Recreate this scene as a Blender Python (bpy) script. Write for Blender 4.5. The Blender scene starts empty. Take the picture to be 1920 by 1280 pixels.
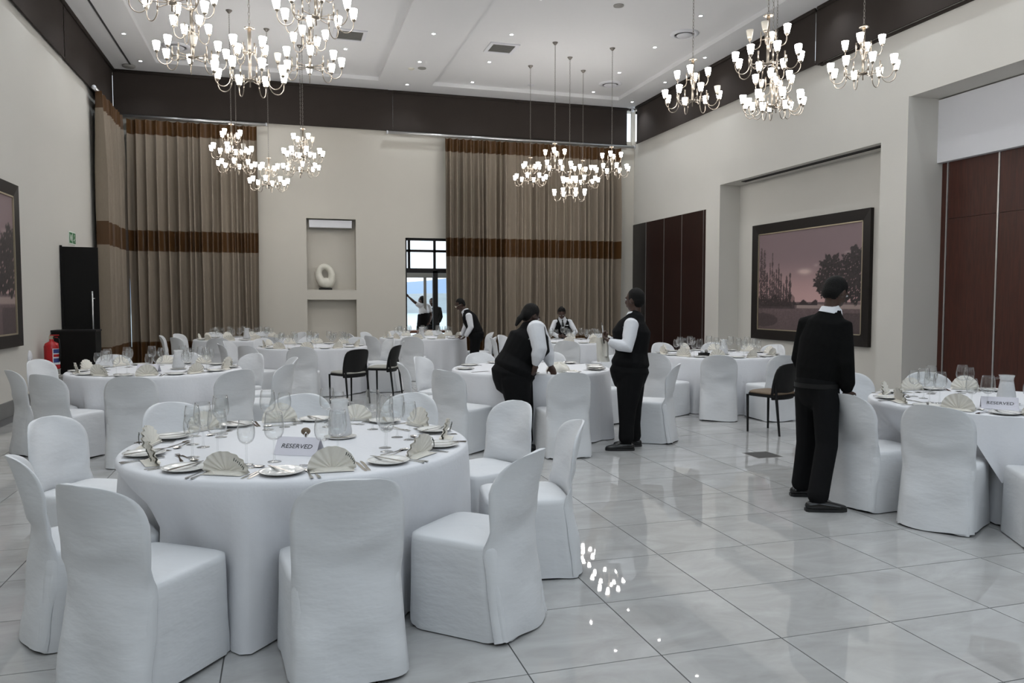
import bpy, bmesh, math, random
from mathutils import Vector, Matrix
import numpy as np

scene = bpy.context.scene
PI = math.pi
RNG = random.Random(7)

# ------------------------------------------------------------------ camera, world, lights, exposure
cam_data = bpy.data.cameras.new('camera')
cam = bpy.data.objects.new('camera', cam_data)
scene.collection.objects.link(cam)
cam.location = (0, 0, 1.53)
cam.rotation_euler = (math.radians(90 - 3.05), 0, math.radians(-16.5))
cam_data.sensor_width = 36
cam_data.lens = 36 * 1450 / 1920
cam_data.clip_end = 5000
scene.camera = cam

world = bpy.data.worlds.new('world'); scene.world = world
world.use_nodes = True
wn = world.node_tree; wn.nodes.clear()
w_out = wn.nodes.new('ShaderNodeOutputWorld'); w_bg = wn.nodes.new('ShaderNodeBackground')
w_bg.inputs['Color'].default_value = (0.86, 0.93, 1.0, 1)      # overcast sky
w_bg.inputs['Strength'].default_value = 1.5
wn.links.new(w_bg.outputs[0], w_out.inputs[0])

def area_light(name, loc, rot, sx, sy, power, color):
    d = bpy.data.lights.new(name, 'AREA'); d.shape = 'RECTANGLE'; d.size = sx; d.size_y = sy
    d.energy = power; d.color = color
    o = bpy.data.objects.new(name, d); o.location = loc; o.rotation_euler = rot
    scene.collection.objects.link(o); return o
# added area lamp standing in for daylight, unseen, above and behind the camera
area_light('added_rear_daylight', (2.7, -2.25, 5.1), (math.radians(-90+42), 0, PI), 10.4, 2.2, 70, (0.74, 0.87, 1.0))

vs = scene.view_settings
vs.view_transform = 'Standard'; vs.look = 'None'; vs.gamma = 1.0; vs.exposure = 0.2
vs.use_curve_mapping = False
SHADE_EMIT = 24.0
cy = scene.cycles
cy.transparent_max_bounces = 20; cy.max_bounces = 6; cy.diffuse_bounces = 3; cy.glossy_bounces = 3; cy.transmission_bounces = 3
cy.caustics_reflective = False; cy.caustics_refractive = False; cy.sample_clamp_indirect = 4.0
cy.use_adaptive_sampling = True; cy.adaptive_threshold = 0.05
DOWN_EMIT = 60.0
DOWN_WATT = 48.0

# ------------------------------------------------------------------ materials
def new_mat(name):
    m = bpy.data.materials.new(name); m.use_nodes = True
    nt = m.node_tree; b = nt.nodes['Principled BSDF']
    return m, nt, b
def mat(name, col, rough=0.6, metal=0.0, noise=0.0, nscale=8.0, bump=0.0, bscale=60.0, spec=0.5, stretch=None, coat=0.0, sheen=0.0):
    m, nt, b = new_mat(name)
    b.inputs['Base Color'].default_value = (*col, 1); b.inputs['Roughness'].default_value = rough
    b.inputs['Metallic'].default_value = metal; b.inputs['Specular IOR Level'].default_value = spec
    b.inputs['Coat Weight'].default_value = coat
    b.inputs['Sheen Weight'].default_value = sheen
    if noise or bump:
        tc = nt.nodes.new('ShaderNodeTexCoord'); mp = nt.nodes.new('ShaderNodeMapping')
        if stretch: mp.inputs['Scale'].default_value = stretch
        nt.links.new(tc.outputs['Object'], mp.inputs['Vector'])
    if noise:
        n = nt.nodes.new('ShaderNodeTexNoise'); n.inputs['Scale'].default_value = nscale; n.inputs['Detail'].default_value = 5
        nt.links.new(mp.outputs[0], n.inputs['Vector'])
        mx = nt.nodes.new('ShaderNodeMix'); mx.data_type = 'RGBA'
        mx.inputs['A'].default_value = (*[c * (1 - noise) for c in col], 1)
        mx.inputs['B'].default_value = (*[min(1, c * (1 + noise)) for c in col], 1)
        nt.links.new(n.outputs['Fac'], mx.inputs['Factor']); nt.links.new(mx.outputs['Result'], b.inputs['Base Color'])
    if bump:
        n2 = nt.nodes.new('ShaderNodeTexNoise'); n2.inputs['Scale'].default_value = bscale; n2.inputs['Detail'].default_value = 4
        nt.links.new(mp.outputs[0], n2.inputs['Vector'])
        bp = nt.nodes.new('ShaderNodeBump'); bp.inputs['Strength'].default_value = bump; bp.inputs['Distance'].default_value = 0.02
        nt.links.new(n2.outputs['Fac'], bp.inputs['Height']); nt.links.new(bp.outputs[0], b.inputs['Normal'])
    return m
def emis(name, col, s):
    m, nt, b = new_mat(name)
    b.inputs['Base Color'].default_value = (0.9, 0.9, 0.88, 1); b.inputs['Roughness'].default_value = 0.4
    b.inputs['Emission Color'].default_value = (*col, 1); b.inputs['Emission Strength'].default_value = s
    return m
def glass_mat(name, tint=(0.992, 0.995, 0.994), rough=0.02, base=0.02):
    m, nt, b = new_mat(name); nt.nodes.remove(b)
    out = nt.nodes['Material Output']
    tr = nt.nodes.new('ShaderNodeBsdfTransparent'); tr.inputs[0].default_value = (*tint, 1)
    gl = nt.nodes.new('ShaderNodeBsdfGlossy'); gl.inputs['Roughness'].default_value = rough
    lw = nt.nodes.new('ShaderNodeLayerWeight'); lw.inputs['Blend'].default_value = 0.5
    pw = nt.nodes.new('ShaderNodeMath'); pw.operation = 'POWER'; pw.inputs[1].default_value = 3.0
    ad = nt.nodes.new('ShaderNodeMath'); ad.operation = 'MULTIPLY_ADD'; ad.inputs[1].default_value = 0.9; ad.inputs[2].default_value = base+0.02; ad.use_clamp = True
    mx = nt.nodes.new('ShaderNodeMixShader')
    nt.links.new(lw.outputs['Facing'], pw.inputs[0]); nt.links.new(pw.outputs[0], ad.inputs[0]); nt.links.new(ad.outputs[0], mx.inputs[0])
    nt.links.new(tr.outputs[0], mx.inputs[1]); nt.links.new(gl.outputs[0], mx.inputs[2]); nt.links.new(mx.outputs[0], out.inputs[0])
    return m

M = {}
M['wall'] = mat('wall_plaster', (0.60, 0.565, 0.50), 0.85, noise=0.025, nscale=1.5, bump=0.05, bscale=90)
M['wall_side'] = mat('side_wall_plaster', (0.64, 0.62, 0.575), 0.85, noise=0.02, nscale=1.5, bump=0.05, bscale=90)
M['ceiling'] = mat('ceiling_paint', (0.78, 0.775, 0.78), 0.9, noise=0.01)
M['white_paint'] = mat('white_paint', (0.74, 0.74, 0.77), 0.6, noise=0.01)
M['blind'] = mat('blind_fabric', (0.040, 0.032, 0.028), 0.8, spec=0.2, noise=0.12, nscale=3, bump=0.05, bscale=200)
M['black_frame'] = mat('black_frame', (0.010, 0.009, 0.009), 0.5, spec=0.25, noise=0.1)
M['pic_frame'] = mat('dark_picture_frame', (0.012, 0.009, 0.008), 0.45, spec=0.3, noise=0.2, nscale=20)
M['gilt'] = mat('gilt_fillet', (0.42, 0.36, 0.26), 0.4, metal=0.6, noise=0.1)
M['alu'] = mat('aluminium', (0.62, 0.62, 0.62), 0.3, metal=0.9, noise=0.05)
M['nickel'] = mat('brushed_nickel', (0.36, 0.31, 0.255), 0.3, metal=1.0, noise=0.08, nscale=30)
M['chain'] = mat('chain_steel', (0.25, 0.23, 0.21), 0.4, metal=0.9, noise=0.1)
M['steel'] = mat('cutlery_steel', (0.68, 0.67, 0.65), 0.13, metal=1.0, noise=0.03)
M['china'] = mat('plate_china', (0.80, 0.79, 0.76), 0.12, noise=0.01, spec=0.6)
M['shade'] = emis('lit_glass_shade', (1.0, 0.97, 0.935), SHADE_EMIT)
M['shade_off'] = mat('unlit_glass_shade', (0.62, 0.57, 0.49), 0.35, noise=0.05)
M['downlight'] = emis('downlight_lamp', (1.0, 0.97, 0.92), DOWN_EMIT)
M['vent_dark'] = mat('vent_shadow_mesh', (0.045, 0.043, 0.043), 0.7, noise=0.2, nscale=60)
M['cover'] = mat('chair_cover_cloth', (0.70, 0.71, 0.725), 0.75, noise=0.012, nscale=4, bump=0.5, bscale=3.6, stretch=(1, 1, 2.4))
M['linen'] = mat('table_linen', (0.74, 0.745, 0.77), 0.7, noise=0.02, nscale=26, bump=0.08, bscale=40)
M['napkin'] = mat('ivory_napkin', (0.80, 0.765, 0.69), 0.8, noise=0.03, nscale=30, bump=0.12, bscale=80)
M['print'] = mat('dark_napkin_print', (0.05, 0.06, 0.045), 0.8, noise=0.2)
M['card'] = mat('card_paper', (0.72, 0.70, 0.76), 0.7, noise=0.01)
M['ink'] = mat('card_ink', (0.05, 0.05, 0.055), 0.8, noise=0.1)
M['glass'] = glass_mat('drinking_glass', base=0.035)
M['window_glass'] = glass_mat('window_glass', (0.96, 0.98, 0.99), 0.0, 0.0)
M['jug'] = mat('frosted_jug_water', (0.80, 0.81, 0.81), 0.15, noise=0.1, nscale=40)
M['jug'].node_tree.nodes['Principled BSDF'].inputs['Alpha'].default_value = 0.40
M['black_leather'] = mat('black_leather', (0.008, 0.008, 0.008), 0.5, spec=0.25, noise=0.1, bump=0.08, bscale=150)
M['tan_cushion'] = mat('tan_cushion', (0.16, 0.115, 0.075), 0.6, noise=0.1, bump=0.1)
M['grey_cushion'] = mat('grey_cushion', (0.36, 0.35, 0.31), 0.6, noise=0.06, bump=0.1)
M['rubber'] = mat('black_foot', (0.01, 0.01, 0.01), 0.6, noise=0.1)
M['curtain'] = mat('curtain_weave', (0.27, 0.222, 0.172), 0.85, noise=0.10, nscale=60, bump=0.1, bscale=260, stretch=(1, 1, 0.25))
M['curtain_band'] = mat('curtain_brown_satin', (0.085, 0.040, 0.013), 0.42, noise=0.10, nscale=30, stretch=(1, 1, 0.2))
M['stone'] = mat('cream_stone', (0.72, 0.69, 0.60), 0.5, noise=0.05, nscale=12, bump=0.1)
M['red'] = mat('extinguisher_red', (0.45, 0.012, 0.015), 0.25, noise=0.05)
M['grey_box'] = mat('grey_stand', (0.30, 0.29, 0.27), 0.6, noise=0.05)
M['dark_wood'] = mat('black_stained_wood', (0.007, 0.0065, 0.006), 0.6, spec=0.15, noise=0.3, nscale=8, stretch=(6, 6, 0.6))
M['sign_green'] = mat('sign_green', (0.035, 0.17, 0.06), 0.5, noise=0.04)
M['sign_white'] = mat('sign_white', (0.75, 0.80, 0.74), 0.5, noise=0.02)
M['label_blue'] = mat('label_blue', (0.03, 0.05, 0.20), 0.4, noise=0.05)
M['label_white'] = mat('label_white', (0.7, 0.7, 0.72), 0.4, noise=0.02)
M['skin'] = mat('brown_skin', (0.060, 0.030, 0.020), 0.5, noise=0.12, nscale=14)
M['hair'] = mat('black_hair', (0.005, 0.0045, 0.004), 0.7, spec=0.2, noise=0.3, nscale=60, bump=0.5, bscale=120)
M['black_cloth'] = mat('black_cloth', (0.006, 0.006, 0.0065), 0.9, noise=0.2, nscale=20, bump=0.2, bscale=14, spec=0.15)
M['black_knit'] = mat('black_knit', (0.006, 0.006, 0.006), 0.95, spec=0.1, noise=0.2, nscale=60, bump=0.25, bscale=18)
M['shirt'] = mat('white_shirt', (0.72, 0.73, 0.76), 0.8, noise=0.03, nscale=10, bump=0.5, bscale=14)
M['shoe'] = mat('black_shoe_leather', (0.008, 0.008, 0.008), 0.2, noise=0.1)
M['tie'] = mat('black_tie', (0.010, 0.010, 0.012), 0.5, noise=0.1)
M['gold'] = mat('glasses_rim', (0.6, 0.55, 0.45), 0.3, metal=1, noise=0.05)
M['terrace'] = mat('terrace_slab', (0.35, 0.34, 0.32), 0.7, noise=0.1)
M['hill'] = mat('hazed_hill', (0.30, 0.42, 0.60), 1.0, noise=0.08, nscale=0.02)  # blue haze of the distance painted into the base colour
M['shore'] = mat('near_shore_trees', (0.33, 0.39, 0.42), 1.0, noise=0.2, nscale=0.1)
M['lake'] = mat('lake_water', (0.45, 0.62, 0.66), 0.25, noise=0.03)
M['brown_table'] = mat('terrace_brown_wood', (0.16, 0.06, 0.03), 0.6, noise=0.1)
M['grout'] = mat('floor_grout', (0.10, 0.10, 0.10), 0.9, noise=0.1)
M['skirting'] = mat('grey_skirting_tile', (0.24, 0.24, 0.235), 0.35, noise=0.08, nscale=5)

def wood_mat(name, col):
    m, nt, b = new_mat(name)
    tc = nt.nodes.new('ShaderNodeTexCoord'); mp = nt.nodes.new('ShaderNodeMapping'); mp.inputs['Scale'].default_value = (8, 8, 0.5)
    n = nt.nodes.new('ShaderNodeTexNoise'); n.inputs['Scale'].default_value = 6; n.inputs['Detail'].default_value = 8; n.inputs['Distortion'].default_value = 0.6
    r = nt.nodes.new('ShaderNodeValToRGB')
    r.color_ramp.elements[0].position = 0.3; r.color_ramp.elements[0].color = (*[c * 0.62 for c in col], 1)
    r.color_ramp.elements[1].position = 0.75; r.color_ramp.elements[1].color = (*[c * 1.25 for c in col], 1)
    nt.links.new(tc.outputs['Object'], mp.inputs[0]); nt.links.new(mp.outputs[0], n.inputs['Vector'])
    nt.links.new(n.outputs['Fac'], r.inputs[0]); nt.links.new(r.outputs[0], b.inputs['Base Color'])
    b.inputs['Roughness'].default_value = 0.38
    return m
M['mahogany'] = wood_mat('mahogany_veneer', (0.060, 0.015, 0.008))
M['mahogany_dark'] = wood_mat('dark_mahogany_veneer', (0.022, 0.0075, 0.006))
M['panel_grey'] = wood_mat('grey_black_veneer', (0.020, 0.016, 0.015))

def tile_mat():
    m, nt, b = new_mat('polished_grey_tile')
    geo = nt.nodes.new('ShaderNodeNewGeometry'); oi = nt.nodes.new('ShaderNodeObjectInfo')
    sc = nt.nodes.new('ShaderNodeVectorMath'); sc.operation = 'SCALE'; sc.inputs['Scale'].default_value = 30
    cv = nt.nodes.new('ShaderNodeCombineXYZ'); nt.links.new(oi.outputs['Random'], cv.inputs[0]); nt.links.new(oi.outputs['Random'], cv.inputs[1])
    nt.links.new(cv.outputs[0], sc.inputs[0])
    ad = nt.nodes.new('ShaderNodeVectorMath'); ad.operation = 'ADD'
    nt.links.new(geo.outputs['Position'], ad.inputs[0]); nt.links.new(sc.outputs[0], ad.inputs[1])
    mp = nt.nodes.new('ShaderNodeMapping'); mp.inputs['Scale'].default_value = (1.0, 2.0, 1); mp.inputs['Rotation'].default_value = (0, 0, 0.5)
    nt.links.new(ad.outputs[0], mp.inputs[0])
    n = nt.nodes.new('ShaderNodeTexNoise'); n.inputs['Scale'].default_value = 2.2; n.inputs['Detail'].default_value = 9; n.inputs['Roughness'].default_value = 0.62; n.inputs['Distortion'].default_value = 0.8
    nt.links.new(mp.outputs[0], n.inputs['Vector'])
    r = nt.nodes.new('ShaderNodeValToRGB')
    r.color_ramp.elements[0].position = 0.30; r.color_ramp.elements[0].color = (0.37, 0.365, 0.355, 1)
    r.color_ramp.elements[1].position = 0.72; r.color_ramp.elements[1].color = (0.50, 0.50, 0.495, 1)
    nt.links.new(n.outputs['Fac'], r.inputs[0]); nt.links.new(r.outputs[0], b.inputs['Base Color'])
    b.inputs['Roughness'].default_value = 0.02; b.inputs['IOR'].default_value = 1.6
    n2 = nt.nodes.new('ShaderNodeTexNoise'); n2.inputs['Scale'].default_value = 3.0; n2.inputs['Detail'].default_value = 1
    nt.links.new(ad.outputs[0], n2.inputs['Vector'])
    bp = nt.nodes.new('ShaderNodeBump'); bp.inputs['Strength'].default_value = 0.03; bp.inputs['Distance'].default_value = 0.02
    nt.links.new(n2.outputs['Fac'], bp.inputs['Height']); nt.links.new(bp.outputs[0], b.inputs['Normal'])
    return m
M['tile'] = tile_mat()
def attr_mat(name, rough=0.5):
    m, nt, b = new_mat(name)
    a = nt.nodes.new('ShaderNodeVertexColor'); a.layer_name = 'print'
    nt.links.new(a.outputs[0], b.inputs['Base Color']); b.inputs['Roughness'].default_value = rough
    return m
M['printed_canvas'] = attr_mat('printed_canvas')

# ------------------------------------------------------------------ mesh helpers
COL = scene.collection
class MB:
    def __init__(s): s.v = []; s.f = []
    def add(s, vs, fs):
        o = len(s.v); s.v.extend([tuple(p) for p in vs]); s.f.extend([tuple(i + o for i in f) for f in fs]); return s
    def box(s, x0, x1, y0, y1, z0, z1):
        return s.add([(x0,y0,z0),(x1,y0,z0),(x1,y1,z0),(x0,y1,z0),(x0,y0,z1),(x1,y0,z1),(x1,y1,z1),(x0,y1,z1)],
                     [(0,3,2,1),(4,5,6,7),(0,1,5,4),(1,2,6,5),(2,3,7,6),(3,0,4,7)])
    def lathe(s, prof, seg=16, c=(0,0,0), sx=1, sy=1):
        n = len(prof); vs = []
        for r, z in prof:
            for k in range(seg):
                a = 2*PI*k/seg; vs.append((c[0]+r*sx*math.cos(a), c[1]+r*sy*math.sin(a), c[2]+z))
        fs = []
        for i in range(n-1):
            for k in range(seg):
                k2 = (k+1) % seg; fs.append((i*seg+k, i*seg+k2, (i+1)*seg+k2, (i+1)*seg+k))
        return s.add(vs, fs)
    def tube(s, pts, rad, seg=8, cap=True, side=None):
        pts = [Vector(p) for p in pts]; n = len(pts)
        rad = [rad]*n if not isinstance(rad, (list, tuple)) else rad
        vs = []; up = None
        for i, p in enumerate(pts):
            t = (pts[min(i+1, n-1)] - pts[max(i-1, 0)]).normalized()
            if side is not None:
                a = Vector(side[i] if isinstance(side, list) else side); a = (a - t*a.dot(t)).normalized(); b = t.cross(a)
            else:
                if up is None: up = Vector((0,0,1)) if abs(t.z) < 0.9 else Vector((1,0,0))
                a = (up - t*up.dot(t)).normalized(); up = a; b = t.cross(a)
            ra, rb = rad[i] if isinstance(rad[i], (list, tuple)) else (rad[i], rad[i])
            for k in range(seg):
                an = 2*PI*k/seg; vs.append(p + a*ra*math.cos(an) + b*rb*math.sin(an))
        fs = [(i*seg+k, i*seg+(k+1) % seg, (i+1)*seg+(k+1) % seg, (i+1)*seg+k) for i in range(n-1) for k in range(seg)]
        if cap: fs += [tuple(range(seg-1, -1, -1)), tuple((n-1)*seg+k for k in range(seg))]
        return s.add(vs, fs)
    def grid(s, fn, nu, nv, wrap=False):
        vs = [fn(i/nu, j/nv) for j in range(nv+1) for i in range(nu if wrap else nu+1)]
        w = nu if wrap else nu+1
        fs = [(j*w+i, j*w+(i+1) % w, (j+1)*w+(i+1) % w, (j+1)*w+i) for j in range(nv) for i in range(nu)]
        return s.add(vs, fs)
    def prism(s, poly, z0, z1):
        n = len(poly)
        return s.add([(x,y,z0) for x,y in poly]+[(x,y,z1) for x,y in poly],
              [tuple(range(n-1,-1,-1)), tuple(range(n,2*n))]+[(i,(i+1)%n,n+(i+1)%n,n+i) for i in range(n)])
    def ball(s, c, rx, ry, rz, seg=14, rings=9, rot=None):
        vs = []
        for j in range(1, rings):
            ph = PI*j/rings
            for k in range(seg):
                a = 2*PI*k/seg; vs.append(Vector((rx*math.sin(ph)*math.cos(a), ry*math.sin(ph)*math.sin(a), rz*math.cos(ph))))
        vs += [Vector((0,0,rz)), Vector((0,0,-rz))]
        if rot is not None: vs = [rot @ v for v in vs]
        vs = [v + Vector(c) for v in vs]; t = (rings-1)*seg
        fs = [(j*seg+k, (j+1)*seg+k, (j+1)*seg+(k+1) % seg, j*seg+(k+1) % seg) for j in range(rings-2) for k in range(seg)]
        fs += [(t, k, (k+1) % seg) for k in range(seg)] + [(t+1, (rings-2)*seg+(k+1) % seg, (rings-2)*seg+k) for k in range(seg)]
        return s.add(vs, fs)
    def xform(s, m):
        s.v = [tuple(m @ Vector(p)) for p in s.v]; return s
    def mesh(s, name, material=None, smooth=False):
        me = bpy.data.meshes.new(name); me.from_pydata(s.v, [], s.f); me.update()
        if material is not None: me.materials.append(M[material] if isinstance(material, str) else material)
        if smooth: me.polygons.foreach_set('use_smooth', [True]*len(me.polygons))
        return me
    def build(s, name, material, parent=None, smooth=False, loc=None):
        return link(name, s.mesh(name, material, smooth), parent, loc)
def link(name, me, parent=None, loc=None):
    o = bpy.data.objects.new(name, me); COL.objects.link(o)
    if parent is not None: o.parent = parent
    if loc is not None: o.location = loc
    return o
def sharp(o, ang=40):
    me = o.data if hasattr(o, 'data') else o
    me.polygons.foreach_set('use_smooth', [True]*len(me.polygons)); me.set_sharp_from_angle(angle=math.radians(ang)); return o
def tag(o, label, cat, group=None, kind=None):
    if label: o['label'] = label
    if cat: o['category'] = cat
    if group: o['group'] = group
    if kind: o['kind'] = kind
    return o
def thing(name, label, cat, loc=(0,0,0), rz=0.0, group=None):
    o = bpy.data.objects.new(name, None); COL.objects.link(o); o.empty_display_size = 0.1
    o.location = loc; o.rotation_euler = (0,0,rz); return tag(o, label, cat, group)
def struct(name, mb, material, parent=None, smooth=False, label=None):
    o = mb.build(name, material, parent, smooth)
    if parent is None: o['kind'] = 'structure'
    if label: o['label'] = label
    return o
CHILD = {}
def copy_tree(o, parent=None):
    c = o.copy(); COL.objects.link(c)
    if parent is not None: c.parent = parent
    for ch in kids(o): copy_tree(ch, c)
    return c
def kids(o):
    if o.name not in CHILD: CHILD[o.name] = list(o.children)
    return CHILD[o.name]
def text_mesh(body, size, material, extrude=0.0004, name='lettering', shear=0.0):
    cu = bpy.data.curves.new(name, 'FONT'); cu.body = body; cu.size = size; cu.align_x = 'CENTER'; cu.align_y = 'CENTER'; cu.extrude = extrude; cu.shear = shear; cu.resolution_u = 3
    t = bpy.data.objects.new('tmp_text', cu); COL.objects.link(t)
    me = bpy.data.meshes.new_from_object(t.evaluated_get(bpy.context.evaluated_depsgraph_get()))
    bpy.data.objects.remove(t); me.materials.clear(); me.materials.append(M[material]); me.name = name
    return me
# ------------------------------------------------------------------ the room shell
XL, XR, YB, YF = -3.49, 8.86, 18.74, -2.5
ZC, ZB = 6.5, 5.66
# floor: grout bed and 60 cm tiles
TS = 0.603; TX0, TY0 = 1.545, 2.945
bed = MB().box(XL-.3, 9.6, YF-.2, YB+.4, -0.12, -0.0035)
floor = struct('floor', bed, 'grout', label='large polished grey floor tiles with dark grout')
g = 0.0030
tile_me = MB().box(-TS/2+g, TS/2-g, -TS/2+g, TS/2-g, -0.010, 0.0).mesh('floor_tile', 'tile')
cells = []
for i in range(-9, 14):
    for j in range(-9, 27):
        x, y = TX0+(i+.5)*TS, TY0+(j+.5)*TS
        if x-TS/2 < XL-.1 or x+TS/2 > 9.75 or y+TS/2 > YB+.1: continue
        # in view?  camera axis 16.5 deg right of +Y, half angle ~34 deg, floor enters the frame about 2.7 m ahead
        d = 0.284*x + 0.959*y; s = 0.959*x - 0.284*y
        vis = d > 2.6 and abs(s) < 0.68*d
        cells.append((not vis, d, x, y))
cells.sort(); rest = MB()
for n, (nv, d, x, y) in enumerate(cells):
    if n < 300 and not nv: link('floor_tile', tile_me, floor, (x, y, 0))
    else: rest.box(x-TS/2+g, x+TS/2-g, y-TS/2+g, y+TS/2-g, -0.010, 0)
o = rest.build('floor_tiles_beyond', 'tile', floor); o['kind'] = 'stuff'

# left wall
mb = MB().box(XL-.3, XL, YF-.2, YB+.3, -.1, ZB).box(XL-.3, XL, YF-.2, YB+.3, 6.46, 6.9)
mb.box(XL-.3, XL-.2, YF-.2, YB+.3, ZB, 6.46)
struct('wall_left', mb, 'wall_side')
# back wall with niches, doorway, curtained window and clerestory
def wall_back():
    mb = MB(); y0, y1 = YB, YB+.3
    def b(x0, x1, z0, z1): mb.box(x0, x1, y0, y1, z0, z1)
    b(XL-.3, -3.32, -.1, ZB); b(-3.32, -.8, 3.03, ZB); b(-.8, .555, -.1, ZB)
    b(.555, 1.69, 3.44, ZB); b(.555, 1.69, 1.545, 1.775); b(.555, 1.69, -.1, .12)
    b(1.69, 2.865, -.1, ZB); b(2.865, 7.2, 3.04, ZB); b(7.2, 9.2, -.1, ZB)
    mb.box(.50, 1.75, YB+.3, YB+.36, -.1, 3.6)                      # niche back panel
    b(XL-.3, 9.2, 6.46, 6.9); mb.box(8.785, 8.875, YB-.09, YB+.01, 5.55, 6.46)
    for x in (-3.6, -.5, 2.52, 5.6): b(x-.06, x+.06, ZB, 6.46)
    return mb
struct('wall_back', wall_back(), 'wall')
# right wall: upper wall, portal around the picture niche, recess for the folding wood panels
mb = MB().box(XR+.03, XR+.33, 15.05, YB+.3, 3.51, ZB).box(XR+.03, XR+.33, 9.40, 15.05, 4.52, ZB).box(XR+.03, 9.85, YF-.2, 9.40, 4.52, ZB)
mb.box(XR+.03, XR+.33, YF-.2, 18.2, 6.46, 6.9).box(XR+.03, XR+.33, 18.2, YB+.3, 6.46, 6.9).box(XR+.03, XR+.33, YF-.2, 11.3, ZB, 6.46)
mb.box(XR+.10, XR+.4, 15.05, YB+.3, -.1, 3.51)
mb.box(XR, 9.60, 9.40, 9.93, -.1, 4.52).box(XR, 9.60, 14.50, 15.05, -.1, 4.52).box(XR, 9.60, 9.93, 14.50, 3.95, 4.52)
mb.box(9.19, 9.85, 9.40, 15.05, 4.52, ZB).box(9.34, 9.60, 9.93, 14.50, -.1, 3.95).box(9.56, 9.85, YF-.2, 9.40, -.1, 4.6)
struct('wall_right', mb, 'wall_side')
struct('trim_1', MB().box(9.41, 9.56, YF, 9.40, 3.575, 4.50), 'white_paint', label='white bulkhead above the red-brown wood panels')
struct('wall_rear', MB().box(XL-.3, 9.9, YF-.2, YF, -.1, 3.9).box(XL-.3, 9.9, YF-.2, YF, 6.3, 6.9).box(XL-.3, -2.6, YF-.2, YF, 3.9, 6.3).box(8.0, 9.9, YF-.2, YF, 3.9, 6.3), 'wall')
# unseen high glazing behind the camera, put in to go with the added lamp
f = MB()
for k in range(7): f.box(-2.6+k*1.7667-.03, -2.6+k*1.7667+.03, YF-.12, YF-.06, 3.9, 6.3)
for z in (3.93, 5.1, 6.27): f.box(-2.6, 8.0, YF-.12, YF-.06, z-.03, z+.03)
w3 = struct('window_3', f, 'black_frame', label='added unseen black framed high glazing of the rear wall'); MB().box(-2.6, 8, YF-.10, YF-.09, 3.9, 6.3).build('pane', 'window_glass', w3)

# ceiling with two raised trays
T_L = (-2.47, 2.16, -1.6, 17.95); T_R = (3.40, 8.10, -1.6, 18.0)
mb = MB()
zc0, zc1 = ZC, 6.9
mb.box(XL-.3, 9.9, YF-.2, -1.6, zc0, zc1).box(XL-.3, 9.9, 18.0, YB+.3, zc0, zc1)
mb.box(XL-.3, T_L[0], -1.6, 18.0, zc0, zc1).box(T_L[1], T_R[0], -1.6, 18.0, zc0, zc1).box(T_R[1], 9.9, -1.6, 18.0, zc0, zc1)
mb.box(T_L[0], T_L[1], -1.6, 18.0, zc0+.085, zc1).box(T_R[0], T_R[1], -1.6, 18.0, zc0+.085, zc1)
mb.box(T_L[0], T_L[1], 17.95, 18.0, zc0, zc1)
ceiling = struct('ceiling', mb, 'ceiling', label='white ceiling with two shallow raised trays')
def prism_strip(x0, x1, y0, y1, z0, z1): return MB().box(x0, x1, y0, y1, z0, z1)
struct('trim_2', MB().box(-3.02, -2.99, YF, 18.35, 6.485, 6.502), 'vent_dark', label='dark strip standing in for the shadow gap along the left ceiling border')  # shade of the ceiling gap put in as a dark strip
struct('baseboard_left', MB().box(XL, XL+.02, YF, 14.2, 0, .20), 'skirting', label='grey tile skirting along the left wall')
struct('baseboard_back', MB().box(-.8, .55, YB-.02, YB, 0, .12).box(1.70, 2.8, YB-.02, YB, 0, .12), 'skirting')

# wood panels on the right: four narrow dark ones at the back, wide red-brown ones in front
ys = [18.72, 17.95, 16.98, 16.11, 15.15]
grp = thing('wood_panel_screen', 'dark red-black wood wall panels with thin pale strips beside the far curtain', 'wall panel', (XR+.05, 16.9, 0))
for k in range(4):
    m = MB().box(XR, XR+.09, ys[k+1]+.012, ys[k]-.012, .02, 3.50)
    MBo = m.build('panel', 'panel_grey' if k == 0 else 'mahogany_dark', None); MBo.parent = grp; MBo.matrix_parent_inverse = Matrix.Translation((-XR-.05, -16.9, 0))
for k in range(1, 5):
    s = MB().box(XR-.004, XR+.02, ys[k]-.009, ys[k]+.009, .02, 3.50).build('joint_strip', 'alu', grp); s.matrix_parent_inverse = Matrix.Translation((-XR-.05, -16.9, 0))
s = MB().box(XR, XR+.09, 15.05, 15.135, .02, 3.50).build('edge_post', 'mahogany_dark', grp); s.matrix_parent_inverse = Matrix.Translation((-XR-.05, -16.9, 0))
grp2 = thing('folding_wall', 'red-brown mahogany folding wall with pale metal joints under the white bulkhead', 'wall panel', (9.52, 6, 0))
inv = Matrix.Translation((-9.52, -6, 0))
yj = [9.29-.865*k for k in range(16)]
for k in range(15):
    if yj[k+1] < 4.0: break
    for z0, z1 in ((.03, 2.735), (2.741, 3.60)):
        p = MB().box(9.51, 9.555, yj[k+1]+.014, yj[k]-.014, z0, z1).build('panel', 'mahogany', grp2); p.matrix_parent_inverse = inv
    p = MB().box(9.50, 9.54, yj[k]-.012, yj[k]+.012, .03, 3.60).build('joint_strip', 'alu', grp2); p.matrix_parent_inverse = inv
p = MB().box(9.51, 9.555, 9.305, 9.395, .03, 3.60).build('edge_post', 'mahogany', grp2); p.matrix_parent_inverse = inv
p = MB().box(9.51, 9.555, YF, yj[7], .03, 3.60).build('panel_run', 'mahogany', grp2); p.matrix_parent_inverse = inv

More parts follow.
